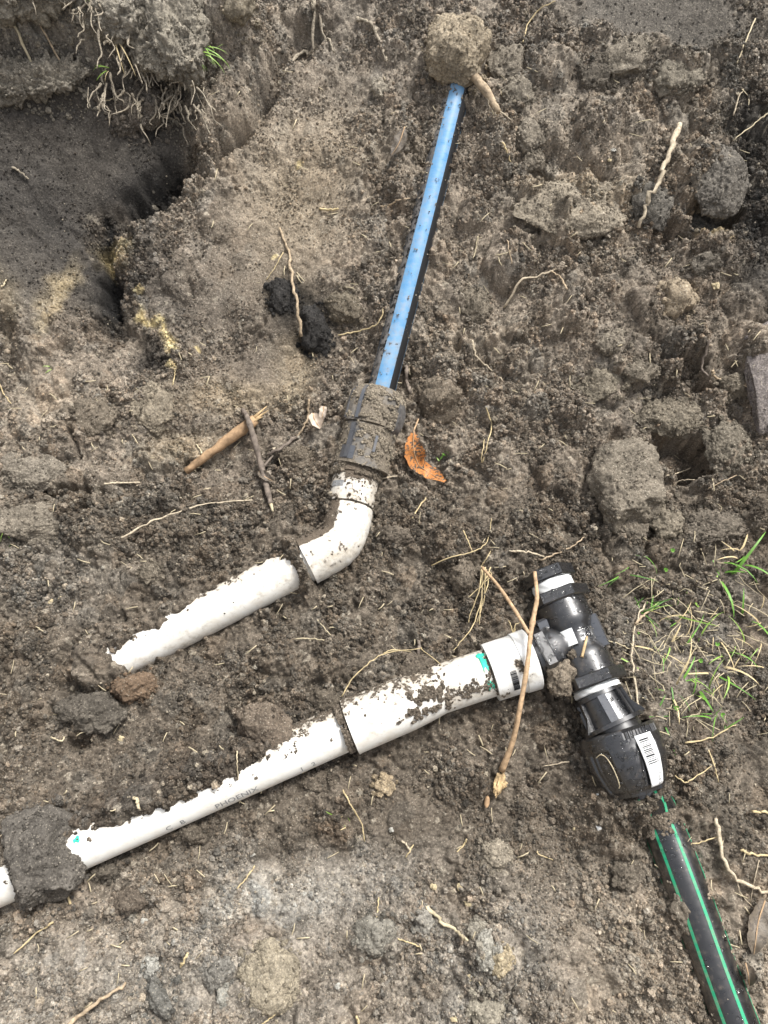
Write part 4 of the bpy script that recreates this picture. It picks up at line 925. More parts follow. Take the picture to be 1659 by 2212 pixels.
CL = [
 (990, 98, 64, 60, .80, (.30, .25, .18), 'round tan clod resting on the top end of the blue-striped pipe', 0, .15, .30),
 (1362, 1062, 80, 98, .70, (.185, .16, .125), 'biggest blocky clod on the right bank, left of the square dark hollow', 8, .85, .40),
 (1462, 640, 42, 38, .85, (.30, .245, .175), 'pale tan lump on the right bank below the long upright root', 0, .4, .40),
 (612, 640, 36, 34, .55, BK, 'charred black clod left of the thin root on the bank face', 0, .6, .40),
 (684, 716, 36, 46, .6, BK, 'charred black clod right of the lower tip of the thin root', 20, .7, .38),
 (946, 858, 46, 42, .9, (.17, .14, .105), 'rounded brown clod right of the mud-caked coupling, above the orange leaf', 0, .4, .36),
 (290, 1487, 46, 31, .8, RB, 'reddish-brown oval clod below the buried tip of the upper white pipe', 8, .3, .30),
 (195, 1535, 78, 46, .6, DK, 'wide dark clod left of the reddish-brown oval clod', -12, .5, .45),
 (830, 1697, 24, 21, .6, (.30, .24, .16), 'small flat tan disc-like clod alone below the lower white pipe', 0, .4, .40),
 (572, 1568, 62, 48, .7, (.125, .10, .076), 'brown clod leaning on the upper side of the lower white pipe', -20, .5, .45),
 (75, 1850, 92, 100, .62, (.105, .095, .082), 'big smooth dark clod lying across the lower white pipe at the left edge', 10, .55, .40),
 (915, 1987, 27, 30, .8, GY, 'angular grey clod touching the left end of the thick pale straw', 0, .8, .35),
 (812, 2022, 42, 38, .75, (.19, .178, .15), 'rounded speckled clod with the yellow pebble at its right side', 0, .4, .42),
 (337, 2146, 40, 46, .6, (.14, .135, .12), 'flat-faced dark grey clod below right of the thick bottom twig', 35, .95, .40),
 (584, 2112, 60, 66, .5, (.27, .235, .175), 'broad tan crumbly clod at the bottom edge, left of the middle', 0, .5, .45),
 (1556, 398, 58, 58, .5, (.135, .122, .104), 'round dark grey clod at the right edge, beside the long upright root', 0, .5, .40),
 (1508, 508, 52, 30, .7, (.10, .092, .08), 'low dark clod in front of the sandy hollow near the right edge', -10, .5, .45),
 (1410, 440, 44, 46, .55, (.12, .11, .094), 'dark clod under the lower half of the long upright root', 0, .6, .45),
 (282, 1945, 35, 24, .6, (.12, .098, .076), 'flat brown pebble-like clod below the left end of the lower white pipe', -10, .3, .40),
 (230, 1880, 24, 20, .8, (.10, .086, .068), 'small dark clod in the gap under the left end of the lower white pipe', 0, .6, .35),
 (412, 1800, 33, 22, .85, (.105, .088, .068), 'clod tucked against the lower edge of the lower white pipe', -25, .5, .35),
 (1580, 846, 42, 26, .7, (.17, .145, .11), 'slab-like clod with a thin root arching over it at the right edge', 12, .8, .35),
 (1146, 290, 32, 34, 0.50, (.19, .165, .13), 'rounded clod on the bank right of the blue pipe, level with the frayed root stub', 0, .5, .42),
 (1152, 345, 24, 20, 0.54, (.185, .16, .125), 'smaller clod just below the rounded clod right of the blue pipe', 0, .6, .40),
 (1240, 440, 118, 56, .22, (.25, .215, .165), 'broad pale flat lump across the upper right bank', 5, .6, .5),
 (904, 333, 17, 25, .9, (.15, .125, .095), 'little brown clod touching the left side of the blue pipe', 0, .5, .40),
 (528, 86, 38, 40, .75, (.24, .205, .15), 'tan clod at the foot of the sod on its right side', 0, .5, .42),
 (819, 192, 19, 16, .85, (.27, .24, .19), 'pale knobbly clod left of the upper end of the blue pipe', 0, .4, .35),
 (745, 662, 38, 32, 0.54, (.16, .135, .10), 'brown clod right of the two charred black clods', 0, .5, .42),
 (1023, 660, 34, 34, 0.50, (.15, .128, .098), 'brown clod right of the middle of the blue pipe', 0, .5, .45),
 (642, 990, 44, 24, .65, (.145, .12, .09), 'low brown clod left of the base of the mud-caked coupling', -8, .4, .42),
 (323, 1237, 22, 22, 0.58, (.15, .128, .098), 'small clod on the damp soil above the upper white pipe', 0, .5, .40),
 (1075, 1850, 36, 28, .55, (.23, .20, .155), 'tan flat clod on the smooth ground left of the green-striped pipe', 10, .4, .45),
 (1052, 2056, 22, 38, .6, (.30, .285, .245), 'pale grey upright clod below the right end of the thick pale straw', -8, .6, .42),
 (1084, 2075, 26, 28, .6, (.33, .275, .185), 'yellowish crumbly clod right of the pale grey upright clod', 0, .5, .45),
 (1048, 2172, 36, 36, .65, (.27, .245, .195), 'speckled sandy clod near the bottom edge, right of the middle', 0, .4, .45),
 (1028, 2017, 20, 24, .65, (.24, .22, .18), 'small grey-tan clod at the lower right end of the thick pale straw', 0, .5, .42),
 (470, 2103, 36, 30, .65, (.17, .16, .14), 'rounded grey clod between the flat-faced clod and the broad tan clod', 0, .5, .42),
 (326, 2088, 16, 18, .8, (.34, .33, .295), 'pale grey nugget just above the flat-faced dark grey clod', 0, .4, .38),
 (483, 2152, 11, 18, .8, (.33, .32, .28), 'pale grey chip-like clod below the rounded grey clod', 10, .6, .38),
 (855, 1160, 34, 22, .7, (.12, .10, .078), 'clod right of the white elbow', 0, .5, .45),
 (60, 1010, 62, 46, 0.40, (.20, .175, .14), 'greyish clod at the left edge above the curved dark crack', 0, .5, .48),
 (205, 900, 48, 40, 0.43, (.165, .138, .105), 'brown clod above the short vertical crack at left', 20, .6, .45),
 (330, 880, 40, 52, 0.36, (.235, .20, .15), 'pale tan-topped clod at left, right of the vertical crack', 30, .6, .48),
 (90, 1130, 100, 50, 0.29, (.19, .165, .13), 'long flat clod lying under the curved dark crack at left', 4, .7, .5),
 (1392, 800, 40, 24, 0.50, (.18, .155, .12), 'clod left of the dark hole on the right bank', 0, .6, .42),
 (1330, 740, 36, 26, 0.50, (.185, .16, .125), 'clod on the middle of the right bank, above the small pale stub', 15, .6, .45),
 (1300, 830, 60, 34, 0.36, (.19, .165, .125), 'ridge-like clod left of the dark hole, on the right bank', 12, .7, .5),
 (1450, 900, 70, 44, 0.36, (.165, .142, .108), 'wide clod forming the brow above the square dark hollow', 6, .7, .45),
 (1575, 960, 48, 60, 0.40, (.155, .135, .105), 'tall clod right of the square dark hollow', 0, .6, .45),
 (1440, 1120, 36, 40, 0.50, (.18, .155, .118), 'ragged clod below the square dark hollow', 0, .7, .42),
 (1540, 1135, 80, 36, 0.32, (.14, .12, .095), 'flat clod right of the ragged clod, above the grass', 4, .6, .48),
 (1005, 1245, 30, 40, .7, (.135, .112, .086), 'clod in front of the fine straw bundle', 0, .6, .42),
 (700, 1510, 34, 26, .7, (.11, .092, .07), 'clod behind the coupling of the lower white pipe', 0, .6, .42),
 (895, 1440, 40, 30, .6, (.115, .095, .073), 'clod under the bent straw behind the lower white pipe', 0, .6, .45),
 (1350, 1885, 40, 34, .5, (.135, .115, .09), 'clod against the left side of the green-striped pipe, near its top', 30, .6, .46),
 (1478, 1962, 34, 46, .75, (.15, .128, .1), 'clod overhanging the left side of the green-striped pipe', 25, .5, .36),
 (1370, 1140, 30, 26, 0.43, (.15, .128, .1), 'flat clod below the biggest blocky clod', 0, .5, .45),
 (690, 1690, 30, 22, 0.43, (.125, .104, .08), 'clod on the shaded ground just below the coupling of the lower white pipe', 0, .5, .45),
 (1530, 560, 30, 24, .7, (.12, .105, .085), 'clod below the sandy hollow near the right edge', 0, .6, .42),
 (1100, 130, 40, 34, 0.43, (.19, .165, .13), 'clod right of the round tan clod', 0, .6, .46),
 (1360, 120, 60, 40, 0.43, (.20, .175, .138), 'ragged clod on the ridge below the dark smooth soil at top right', 0, .7, .44),
 (1480, 140, 54, 34, 0.43, (.19, .168, .132), 'ragged clod at the right end of the ridge at top right', 10, .7, .44),
 (1290, 160, 40, 26, .6, (.115, .1, .08), 'flat dark slab below the ridge at top right', -10, .9, .44),
 (1120, 190, 36, 30, 0.43, (.2, .175, .138), 'small clod above the frayed root stub, on the bank', 0, .6, .46),
]
sd_ = 1
for (dx, dy, rx, ry, hh, c, lab, rot, bl, sk) in CL:
    clod(dx, dy, rx, ry, hh, c, lab, sd_, rot, bl, 1.0, None, sk, group=GC_); sd_ += 1
# the clod wedged on the tee, between its two arms
wz = TEE[2]; pw = ax(1214, 1462, .03)
o = clod(1212, 1462, 30, 38, .8, (.19, .158, .12), 'crumbly clod wedged in the corner between the two arms of the black tee', 71, 0, .3, 1.3, None, .5, group=GC_, z=wz + .014)
clod(1236, 1415, 11, 11, .8, (.11, .092, .07), 'tiny clod on the black tee just above the wedged clod', 72, 0, .3, 1, None, .5, group=GC_, z=wz + .022)
# sod hanging over the trench face
for i, (dx, dy, rx, ry, hh, c, lab, rot, sk) in enumerate([
    (385, 110, 78, 120, .55, (.20, .18, .145), 'root-bound lump of sod hanging over the trench face, right of the two grass sprigs', 12, .18),
    (250, 95, 110, 70, .5, (.21, .19, .155), 'wide shaggy lump of sod at the top left with grass sprigs', -6, .2),
    (70, 50, 130, 80, .5, (.20, .178, .14), 'crumbly lump of sod in the top left corner', 0, .35),
    (60, 175, 110, 34, 0.43, (.17, .152, .122), 'loose ragged edge of sod at the left edge below the corner', 8, .4),
    (285, 225, 62, 46, .5, (.12, .103, .084), 'thin wedge of torn sod below the grass sprigs', 40, .3)]):
    clod(dx, dy, rx, ry, hh, c, lab, 80 + i, rot, .25, 2.6, 6, sk, coat=2.2, tint=1.22, name='sod_clod', cat='sod', group='lumps of sod at the top of the trench face')

# ------------------------------------------------------------------ pebbles and chips
PB = [(1294, 1787, 9, 8, 'chip', 'bigger white chip left of the top of the green-striped pipe'), (1292, 1716, 5, 4, 'chip', 'tiny white chip below the left edge of the black nut'),
      (197, 1368, 7, 6, 'pebble', 'pale pebble on the damp soil left of the upper white pipe'), (112, 1300, 9, 8, 'pebble', 'yellow pebble, left one of a close pair at left'), (130, 1293, 8, 7, 'pebble', 'yellow pebble, right one of a close pair at left'),
      (937, 1916, 10, 10, 'pebble', 'angular yellow pebble, left one of two above the thick pale straw'), (993, 1916, 9, 13, 'pebble', 'angular yellow pebble, right one of two above the thick pale straw'), (1012, 1950, 14, 11, 'pebble', 'largest yellow pebble, above the right end of the thick pale straw'),
      (850, 2017, 12, 12, 'pebble', 'yellow pebble stuck to the right side of the speckled clod'), (1018, 2112, 13, 10, 'pebble', 'yellow pebble above the speckled sandy clod'), (846, 1792, 8, 8, 'pebble_grey', 'round pale pebble alone on the ground below the flat tan disc'),
      (262, 1597, 9, 9, 'pebble', 'round tan pebble below the reddish-brown clod'), (1547, 616, 11, 12, 'pebble', 'pale yellow pebble right of the pale tan lump'), (1137, 762, 6, 6, 'pebble', 'small pale pebble at the middle of the right bank'),
      (1285, 148, 9, 8, 'pebble', 'whitish bits of grit below the top right ridge'), (1325, 325, 8, 6, 'pebble_grey', 'pale nugget in the dark dent above the pale flat lump'), (1315, 350, 6, 5, 'pebble', 'cream nugget just below the pale nugget'),
      (310, 1990, 10, 8, 'pebble_grey', 'grey pebble below the lower white pipe at left'), (545, 1845, 8, 8, 'pebble_grey', 'grey pebble left of the green seedling'), (655, 1930, 9, 7, 'pebble_grey', 'pale grey pebble on the lower middle ground'),
      (1240, 1370 + 420, 5, 5, 'pebble', 'cream grain on the smooth ground'), (730, 2130, 9, 9, 'pebble_grey', 'grey pebble on the ground near the bottom edge'), (540, 1180 + 900, 8, 8, 'pebble', 'tan pebble above the broad tan clod'),
      (980, 2200, 10, 8, 'pebble', 'tan pebble at the bottom edge right of the middle')]
for i, (dx, dy, rx, ry, mt, lab) in enumerate(PB):
    k = mm_per(dx, dy); U, Fc = ico(3); p = U * (1 + .45 * vn3(U, .8, i + 2) + .2 * vn3(U, .35, i))[:, None] * np.array([rx, ry, (rx + ry) * .3]) * k * .72
    ob = link('pebble', mesh_np('pebble', p, Fc, False), M[mt]); ob.location = G(dx, dy, 0, False); tag(ob, lab, 'pebble', 'small pale pebbles and chips')
# ------------------------------------------------------------------ roots, straws, twigs
rs = np.random.RandomState(77)
def strand(name, pts, r0, r1, mat, label, cat, group=None, lift=0.0, seed=0, knob=0.1, n=7, parent=None, wob=.25):
    r0, r1 = r0 * .74, r1 * .74
    wob = wob * 2.2
    """a root or straw through map points (dx, dy[, lift]); r in map units"""
    k = mm_per(pts[0][0], pts[0][1]); W = []
    for q in pts:
        rr = (r0 + r1) / 2 * k
        W.append(np.array(G(q[0], q[1], rr * .7 + lift + (q[2] if len(q) > 2 else 0), True)))
    W = catmull(W, 6); rr = np.linspace(r0, r1, len(W)) * k
    rq = np.random.RandomState(seed + 5)
    rr = rr * (1 + knob * rq.normal(size=len(W))); W[1:-1] += rq.normal(size=(len(W) - 2, 3)) * (wob * (r0 + r1) / 2 * k)
    mb = MB(); T = np.gradient(W, axis=0); V = []; F = []
    for i in range(len(W)):
        a = T[i] / (np.linalg.norm(T[i]) + 1e-9); u = UPV - a * a[2]; u /= np.linalg.norm(u) + 1e-9; s = np.cross(a, u)
        for j in range(n): th = j / n * 6.2832; V.append(W[i] + (u * math.cos(th) + s * math.sin(th)) * max(rr[i], 1e-5) * (1 + .12 * math.sin(j * 5 + i)))
    for i in range(len(W) - 1):
        for j in range(n): q = (j + 1) % n; F.append((i * n + j, (i + 1) * n + j, (i + 1) * n + q, i * n + q))
    F += [tuple(range(n)), tuple((len(W) - 1) * n + j for j in range(n - 1, -1, -1))]
    mb.add(V, F); o = mb.build(name, M[mat], parent)
    return tag(o, label, cat, group) if label else o
RG = 'thin roots lying on the soil'; SG = 'dry straws lying on the soil'
S = [  # name, points, r0, r1, material, label
 ('root', [(1468, 268, .004), (1445, 330, .010), (1425, 385, .018), (1398, 440, .016), (1380, 492, .003)], 8, 5, 'root_pale', 'long upright tan root on the right bank, ending above the pale tan lump'),
 ('root', [(604, 492), (622, 540), (630, 600, .008), (642, 660, .014), (652, 728, .012)], 3.4, 4.4, 'root', 'thin hanging root between the two charred black clods'),
 ('root', [(262, 1162), (310, 1135), (360, 1115), (440, 1090), (545, 1080)], 3, 2, 'root_pale', 'long curved pale root on the soil left of the white elbow'),
 ('root', [(225, 1045), (260, 1043), (303, 1042)], 3, 2, 'root_pale', 'short straight pale root right of the curved dark crack'),
 ('root', [(683, 42), (668, 70), (650, 110), (612, 162)], 5, 3, 'root_soil', 'soil-coated root, left leg of the fork at the top'),
 ('root', [(683, 38), (698, 55), (710, 85), (722, 112)], 4, 2.5, 'root_soil', 'soil-coated root, right leg of the fork at the top'),
 ('root', [(672, -5), (676, 15), (683, 40)], 4, 6, 'root_soil', 'soil-coated root stem above the fork at the top'),
 ('root', [(772, 38), (800, 55), (818, 85), (832, 125), (838, 140)], 6, 2.5, 'root_soil', 'soil-coated root left of the round tan clod'),
 ('root', [(1088, 664), (1120, 625), (1155, 600), (1190, 586), (1225, 575)], 3.5, 1.8, 'root_pale', 'pale curved root on the middle of the right bank'),
 ('root', [(1190, 586), (1212, 600), (1225, 625)], 2, 3, 'root', 'short brown root branching down from the pale curved root'),
 ('root', [(1020, 735), (1030, 770), (1055, 795), (1085, 822)], 3.5, 1.5, 'root_pale', 'pale forked root right of the lower end of the blue pipe'),
 ('root', [(1168, 1210), (1205, 1195), (1240, 1178), (1262, 1160)], 3, 1.5, 'root', 'brown root just above the plug of the black tee'),
 ('root', [(1100, 1190), (1130, 1192), (1168, 1200), (1185, 1208)], 3, 2, 'root_pale', 'pale root left of the plug of the black tee'),
 ('root', [(1546, 1768), (1556, 1830), (1580, 1885), (1620, 1915), (1668, 1930)], 5.5, 4, 'root_pale', 'pale bent root at the right edge beside the green-striped pipe'),
 ('root', [(1590, 1895), (1600, 1930), (1632, 1965)], 2, 1.2, 'root_pale', 'fine root hanging down from the pale bent root at the right edge'),
 ('root', [(1475, 1828), (1510, 1820), (1550, 1808)], 2.2, 1.5, 'straw', 'short straw joining the pale bent root from the left'),
 ('root', [(1640, 1858), (1630, 1900), (1620, 1950)], 1.5, 1, 'root_pale', 'hair-thin root at the right edge near the dark leaf'),
 ('root', [(1440, 1027, .004), (1465, 1022, .010), (1492, 1010, .014)], 2.5, 1.5, 'root_pale', 'white rootlet sticking into the square dark hollow'),
 ('root', [(1455, 1048, .004), (1470, 1038, .006), (1500, 1036, .008)], 1.6, 1, 'root_pale', 'lower white rootlet in the square dark hollow'),
 ('root', [(1530, 1055), (1560, 1040), (1590, 1028)], 1.8, 1.2, 'root', 'brown rootlet at the right of the square dark hollow'),
 ('root', [(1525, 822), (1545, 815), (1580, 822), (1625, 840)], 4, 2, 'root', 'thin root arching over the slab-like clod'),
 ('root', [(1512, 765), (1516, 790), (1530, 812)], 4, 2.5, 'twig_grey', 'dark root stub above the slab-like clod'),
 ('root', [(668, 862), (664, 900), (655, 925), (640, 945)], 3.5, 2.5, 'root', 'brown root left of the pale curled leaf'),
 ('root', [(640, 945), (600, 972), (575, 985)], 5, 3, 'twig_grey', 'buried root running left below the pale curled leaf'),
 ('root', [(876, 790), (880, 830), (888, 850)], 6, 5, 'twig_grey', 'dark root along the right side of the blue pipe near the coupling'),
 ('root', [(822, 446), (840, 438), (860, 432), (886, 428)], 3, 1.5, 'root', 'short bent root left of the blue pipe'),
 ('root', [(690, 451), (710, 453), (730, 450)], 3.5, 3, 'straw', 'short yellow straw on the smooth bank face'),
 ('root', [(730, 724), (770, 716), (810, 703), (826, 680), (826, 667)], 2, 1.3, 'straw', 'thin yellow straw curving up to the left side of the blue pipe'),
 ('root', [(1290, 120), (1268, 160), (1310, 90)], .1, .1, 'root', None),
 ('root', [(1130, 90), (1140, 50), (1165, 20), (1200, 2)], 2.2, 1.4, 'straw', 'curved yellow straw at the top, right of the round tan clod'),
 ('root', [(1632, 40), (1610, 90), (1600, 120)], 2.4, 1.5, 'straw_pale', 'pale straw leaning in the top right corner'),
 ('root', [(1665, 240), (1630, 270), (1584, 304)], 2.2, 1.4, 'straw_pale', 'pale straw at the right edge above the dark round clod'),
 ('root', [(1584, 250), (1596, 210), (1610, 190)], 2.2, 1.4, 'root_pale', 'pale rootlet near the right edge, above the pale straw'),
 ('root', [(1085, 308), (1095, 330), (1104, 350)], 2.6, 1.6, 'straw', 'yellow straw between two clods right of the blue pipe'),
 ('root', [(1090, 498), (1098, 530), (1106, 570)], 2.0, 1.4, 'root', 'thin upright root right of the middle of the blue pipe'),
 ('root', [(1032, 510), (1028, 540), (1022, 558)], 2.2, 1.6, 'straw_pale', 'short pale straw close to the right side of the blue pipe'),
 ('root', [(1070, 552), (1088, 548), (1104, 542)], 1.6, 1.2, 'straw_pale', 'tiny straw crossing the thin upright root'),
 ('root', [(612, 545), (595, 575), (575, 605)], 1.5, 1, 'straw', 'fine straw left of the thin hanging root'),
 ('root', [(378, 795), (376, 815), (372, 832)], 1.8, 1.4, 'straw', 'fine straw hanging under the yellow sand at left'),
 ('straw', [(922, 1957), (950, 1985), (985, 2012), (1010, 2032)], 6, 3.5, 'straw_pale', 'thickest pale straw, lying on the bottom ground'),
 ('straw', [(741, 1706), (758, 1740), (780, 1775), (788, 1818)], 2.4, 1.4, 'straw', 'curved straw right of the green seedling below the lower white pipe'),
 ('straw', [(138, 1862), (144, 1900), (152, 1953)], 4, 3.5, 'straw', 'straight straw standing beside the dark clod at lower left'),
 ('straw', [(115, 1992), (80, 2015), (30, 2060)], 3, 2, 'straw', 'long straw at the left edge below the dark clod'),
 ('straw', [(290, 1722), (297, 1735), (302, 1748)], 5, 3, 'straw_pale', 'short thick seed-like straw above the lower white pipe'),
 ('straw', [(405, 2058), (397, 2075), (390, 2090)], 3.5, 3, 'straw', 'short straw above the flat-faced dark grey clod'),
 ('straw', [(550, 1870), (535, 1892), (512, 1920)], 2.6, 1.6, 'straw', 'straw on the pale grey ground below the lower white pipe'),
 ('straw', [(818, 1938), (816, 1960), (813, 1985)], 2, 1.6, 'straw', 'straight little straw above the speckled clod'),
 ('straw', [(893, 1825), (884, 1840), (876, 1852)], 2, 1.6, 'straw', 'tiny straw below the round pale pebble'),
 ('straw', [(1008, 1813), (1000, 1828), (987, 1840)], 2.4, 1.4, 'straw', 'yellow-green straw on the smooth ground left of the tan flat clod'),
 ('straw', [(868, 1816), (880, 1826), (886, 1842)], 3, 2.5, 'root_pale', 'curled pale rootlet on the ground below the flat tan disc'),
 ('straw', [(860, 2028), (890, 2038), (908, 2046)], 2, 1.5, 'straw', 'thin straw from the yellow pebble to the right'),
 ('straw', [(545, 2050), (575, 2030), (600, 2020)], .1, .1, 'straw', None),
 ('straw', [(770, 2195), (774, 2212), (778, 2235)], 3.5, 3, 'straw', 'short straw cut by the bottom edge near the middle'),
 ('straw', [(565, 2212), (590, 2195), (608, 2178)], 2, 1.5, 'straw', 'straw lying on the broad tan clod'),
 ('straw', [(165, 1590), (178, 1582), (200, 1576)], 1.4, 1, 'straw_pale', 'pale hair-thin straw left of the dark pit at left'),
 ('straw', [(110, 1592), (132, 1601), (138, 1592)], 2.4, 2, 'straw_pale', 'flat pale straw above the wide dark clod'),
 ('straw', [(308, 1480 + 110), (300, 1600), (292, 1612)], .1, .1, 'straw', None),
 ('straw', [(512, 1622), (513, 1650), (515, 1690)], 2, 1.4, 'straw_pale', 'upright straw between the two white pipes'),
 ('straw', [(636, 1380), (670, 1379), (700, 1383)], 2, 1.5, 'straw_pale', 'straw touching the lower edge of the upper white pipe'),
 ('straw', [(686, 1340), (700, 1355), (714, 1372)], 1.8, 1.2, 'straw_pale', 'fine straw crossing the lower edge of the upper white pipe'),
 ('straw', [(415, 1016), (425, 1010), (476, 1016)], 2, 1.3, 'straw_pale', 'straw below the thick orange stick'),
 ('straw', [(424, 960), (432, 970), (436, 980)], 2.2, 2, 'straw_pale', 'tiny straw above the thick orange stick'),
 ('straw', [(748, 1030), (790, 1036), (858, 1028)], 2.4, 1.8, 'root_pale', 'straw lying across the base of the mud-caked coupling'),
 ('straw', [(920, 1075), (905, 1095), (890, 1120)], 2.2, 1.4, 'straw', 'straw below the tip of the orange leaf'),
 ('straw', [(1050, 880), (1062, 920), (1052, 960), (1042, 1000)], 2, 1.2, 'straw', 'bent yellow straw right of the orange leaf'),
 ('straw', [(1046, 950), (1042, 975), (1040, 1000)], 1.6, 1.2, 'straw', 'short upright straw beside the bent yellow straw'),
 ('straw', [(1348, 1385), (1310, 1380 - 20), (1300, 1340)], .1, .1, 'straw', None),
 ('straw', [(1312, 1385), (1335, 1392), (1362, 1402)], 2.4, 1.5, 'straw_pale', 'pale straw right of the black tee'),
 ('straw', [(1480, 1605), (1530, 1595), (1590, 1566)], 2.4, 1.5, 'straw', 'straw below the grass patch'),
 ('straw', [(1458, 1675), (1480, 1690), (1500, 1680), (1545, 1650)], 2, 1.4, 'straw', 'bent straw right of the black nut'),
 ('straw', [(1395, 1650), (1410, 1670), (1418, 1690)], .1, .1, 'straw', None),
 ('straw', [(1530, 1620), (1545, 1660), (1552, 1690)], 2.2, 1.2, 'straw', 'fine straw hanging below the right of the grass patch'),
 ('straw', [(1625, 1752), (1645, 1754), (1672, 1756)], 4, 3.5, 'straw', 'thick straw cut by the right edge, upper one'),
 ('straw', [(1600, 1838), (1630, 1846), (1672, 1850)], 4, 2.5, 'straw', 'thick straw cut by the right edge, lower one'),
 ('straw', [(1160, 1838), (1165, 1846), (1195, 1858)], 1.6, 1, 'straw', 'thin straw on the smooth ground left of the green-striped pipe'),
 ('straw', [(1230, 1645), (1205, 1650), (1172, 1656)], 2, 1.2, 'root_pale', 'white rootlet on the soil left of the black nut'),
 ('straw', [(1270, 1500), (1290, 1510), (1310, 1520)], .1, .1, 'straw', None),
 ('straw', [(1248, 1422, .034), (1262, 1405, .034), (1276, 1392, .034)], 4, 3, 'straw', None),
 ('straw', [(0, 830), (8, 850), (24, 872)], 2, 1.4, 'straw', 'straw at the left edge above the greyish clod'),
 ('straw', [(78, 155), (90, 178), (115, 194)], 4, 2.4, 'straw_pale', 'bent pale rootlet under the sod at top left'),
 ('straw', [(110, 135), (132, 158), (155, 186)], 3, 2, 'root', 'brown rootlet hanging from the sod at top left'),
 ('straw', [(82, 96), (86, 108), (88, 120)], 4, 3, 'straw_pale', 'stubby pale straw on the crumbly sod'),
 ('straw', [(14, 208), (28, 212), (36, 214)], 6, 5, 'straw_pale', 'thick pale straw end at the left edge under the sod'),
 ('straw', [(26, 360), (45, 372), (62, 386)], 3, 2, 'root_soil', 'soil-coated rootlet on the dark trench face'),
 ('straw', [(214, 222), (235, 218), (255, 214)], 1.6, 1, 'straw_pale', 'thin straw across the wedge of torn sod'),
 ('straw', [(4, 620), (10, 612), (14, 604)], 2.4, 1.6, 'straw_pale', 'tiny pale straw at the left edge on the dark trench face'),
]
for i, (nm, pts, r0, r1, mt, lab) in enumerate(S):
    if lab is None: continue
    strand(nm, pts, r0, r1, mt, lab, nm, RG if nm == 'root' else SG, seed=i, knob=.28 if mt == 'root_soil' else .10)
# straw stub lying on the tee (resting on the plastic)
def rod(name, A0, A1_, r0, r1, mat, label, cat, parent=None, group=None, n=9, seg=10, wob=.0, knob=.08, seed=0, bow=None):
    W = np.array([A0 + (A1_ - A0) * t + (0 if bow is None else np.array(bow) * math.sin(math.pi * t)) for t in np.linspace(0, 1, seg)]); rq = np.random.RandomState(seed)
    W[1:-1] += rq.normal(size=(seg - 2, 3)) * wob; rr = np.linspace(r0, r1, seg) * (1 + knob * rq.normal(size=seg))
    mb = MB(); tubepath(mb, W, rr, n); o = mb.build(name, M[mat], parent); return tag(o, label, cat, group) if label else o
t_ = np.dot(P(1262, 1405, .06) - RUN0, TA.a)
rod('straw', TA.pt(t_ + .006, .34, .0292), TA.pt(t_ - .012, -.12, .0292), .0016, .0012, 'wood', 'short broken straw lying on the black tee', 'straw', group=SG)
mb = MB()
lp = [CB.pt(t, th, float(nut_r(t)) + .0009) for t, th in ((.022, 1.02), (.020, .86), (.024, .74), (.036, .68), (.050, .72), (.054, .80))]
tubepath(mb, catmull(lp, 5), .0005, 6); tag(mb.build('straw', M['straw_pale']), 'curled hair-thin straw stuck to the left side of the black nut', 'straw', SG)

# forked twig over the PVC and the tee
tw = empty('twig', tuple(G(1072, 1690)), 'long forked tan twig lying across the black tee and the white adaptor', 'twig')
def pz(dx, dy, z): return P(dx, dy, z)
main = [pz(1155, 1235, .072), pz(1160, 1290, .074), pz(1153, 1330, .074), pz(1146, 1372, .075), pz(1140, 1430, .072), pz(1125, 1520, .058), pz(1108, 1600, .036), pz(1084, 1664, .014)]
W = catmull(main, 8); rr = np.interp(np.linspace(0, 1, len(W)), [0, .3, .34, .38, .8, 1], [.0019, .0025, .0033, .0024, .0026, .0034]) * (1 + .05 * rs.normal(size=len(W)))
mb = MB(); tubepath(mb, W, rr, 12); mb.build('stem', M['twig'], tw)
br = [pz(1142, 1368, .076), pz(1112, 1318, .066), pz(1078, 1268, .048), pz(1042, 1226, .030)]
W = catmull(br, 8); mb = MB(); tubepath(mb, W, np.linspace(.0019, .0017, len(W)) * (1 + .05 * rs.normal(size=len(W))), 10); mb.build('branch', M['twig'], tw)
U, Fc = ico(4); e_ = main[-1]
p = U * (1 + .5 * vn3(U, .5, 3) + .3 * vn3(U, .22, 4))[:, None] * np.array([.0048, .012, .005]); p = p @ np.array([[.93, .36, 0], [-.36, .93, 0], [0, 0, 1]]).T
me = mesh_np('torn_end', p + e_ + np.array([-.003, -.012, -.002]), Fc, False); link('torn_end', me, M['wood'], tw)
p = U * (1 + .5 * vn3(U, .5, 6) + .3 * vn3(U, .22, 7))[:, None] * np.array([.007, .005, .004])
ob = link('bark_piece', mesh_np('bark_piece', p, Fc, False), M['wood']); ob.location = G(1078, 1692, .002, True); tag(ob, 'crumb of orange bark at the torn lower end of the forked twig', 'bark')
ob = link('seed', mesh_np('seed', ico(3)[0] * np.array([.0028, .0060, .0028]), ico(3)[1]), M['twig_orange']); ob.location = G(1052, 1732, .002, True); ob.rotation_euler = (0, 0, -.2); tag(ob, 'brown pointed seed on the soil below the torn end of the forked twig', 'seed')

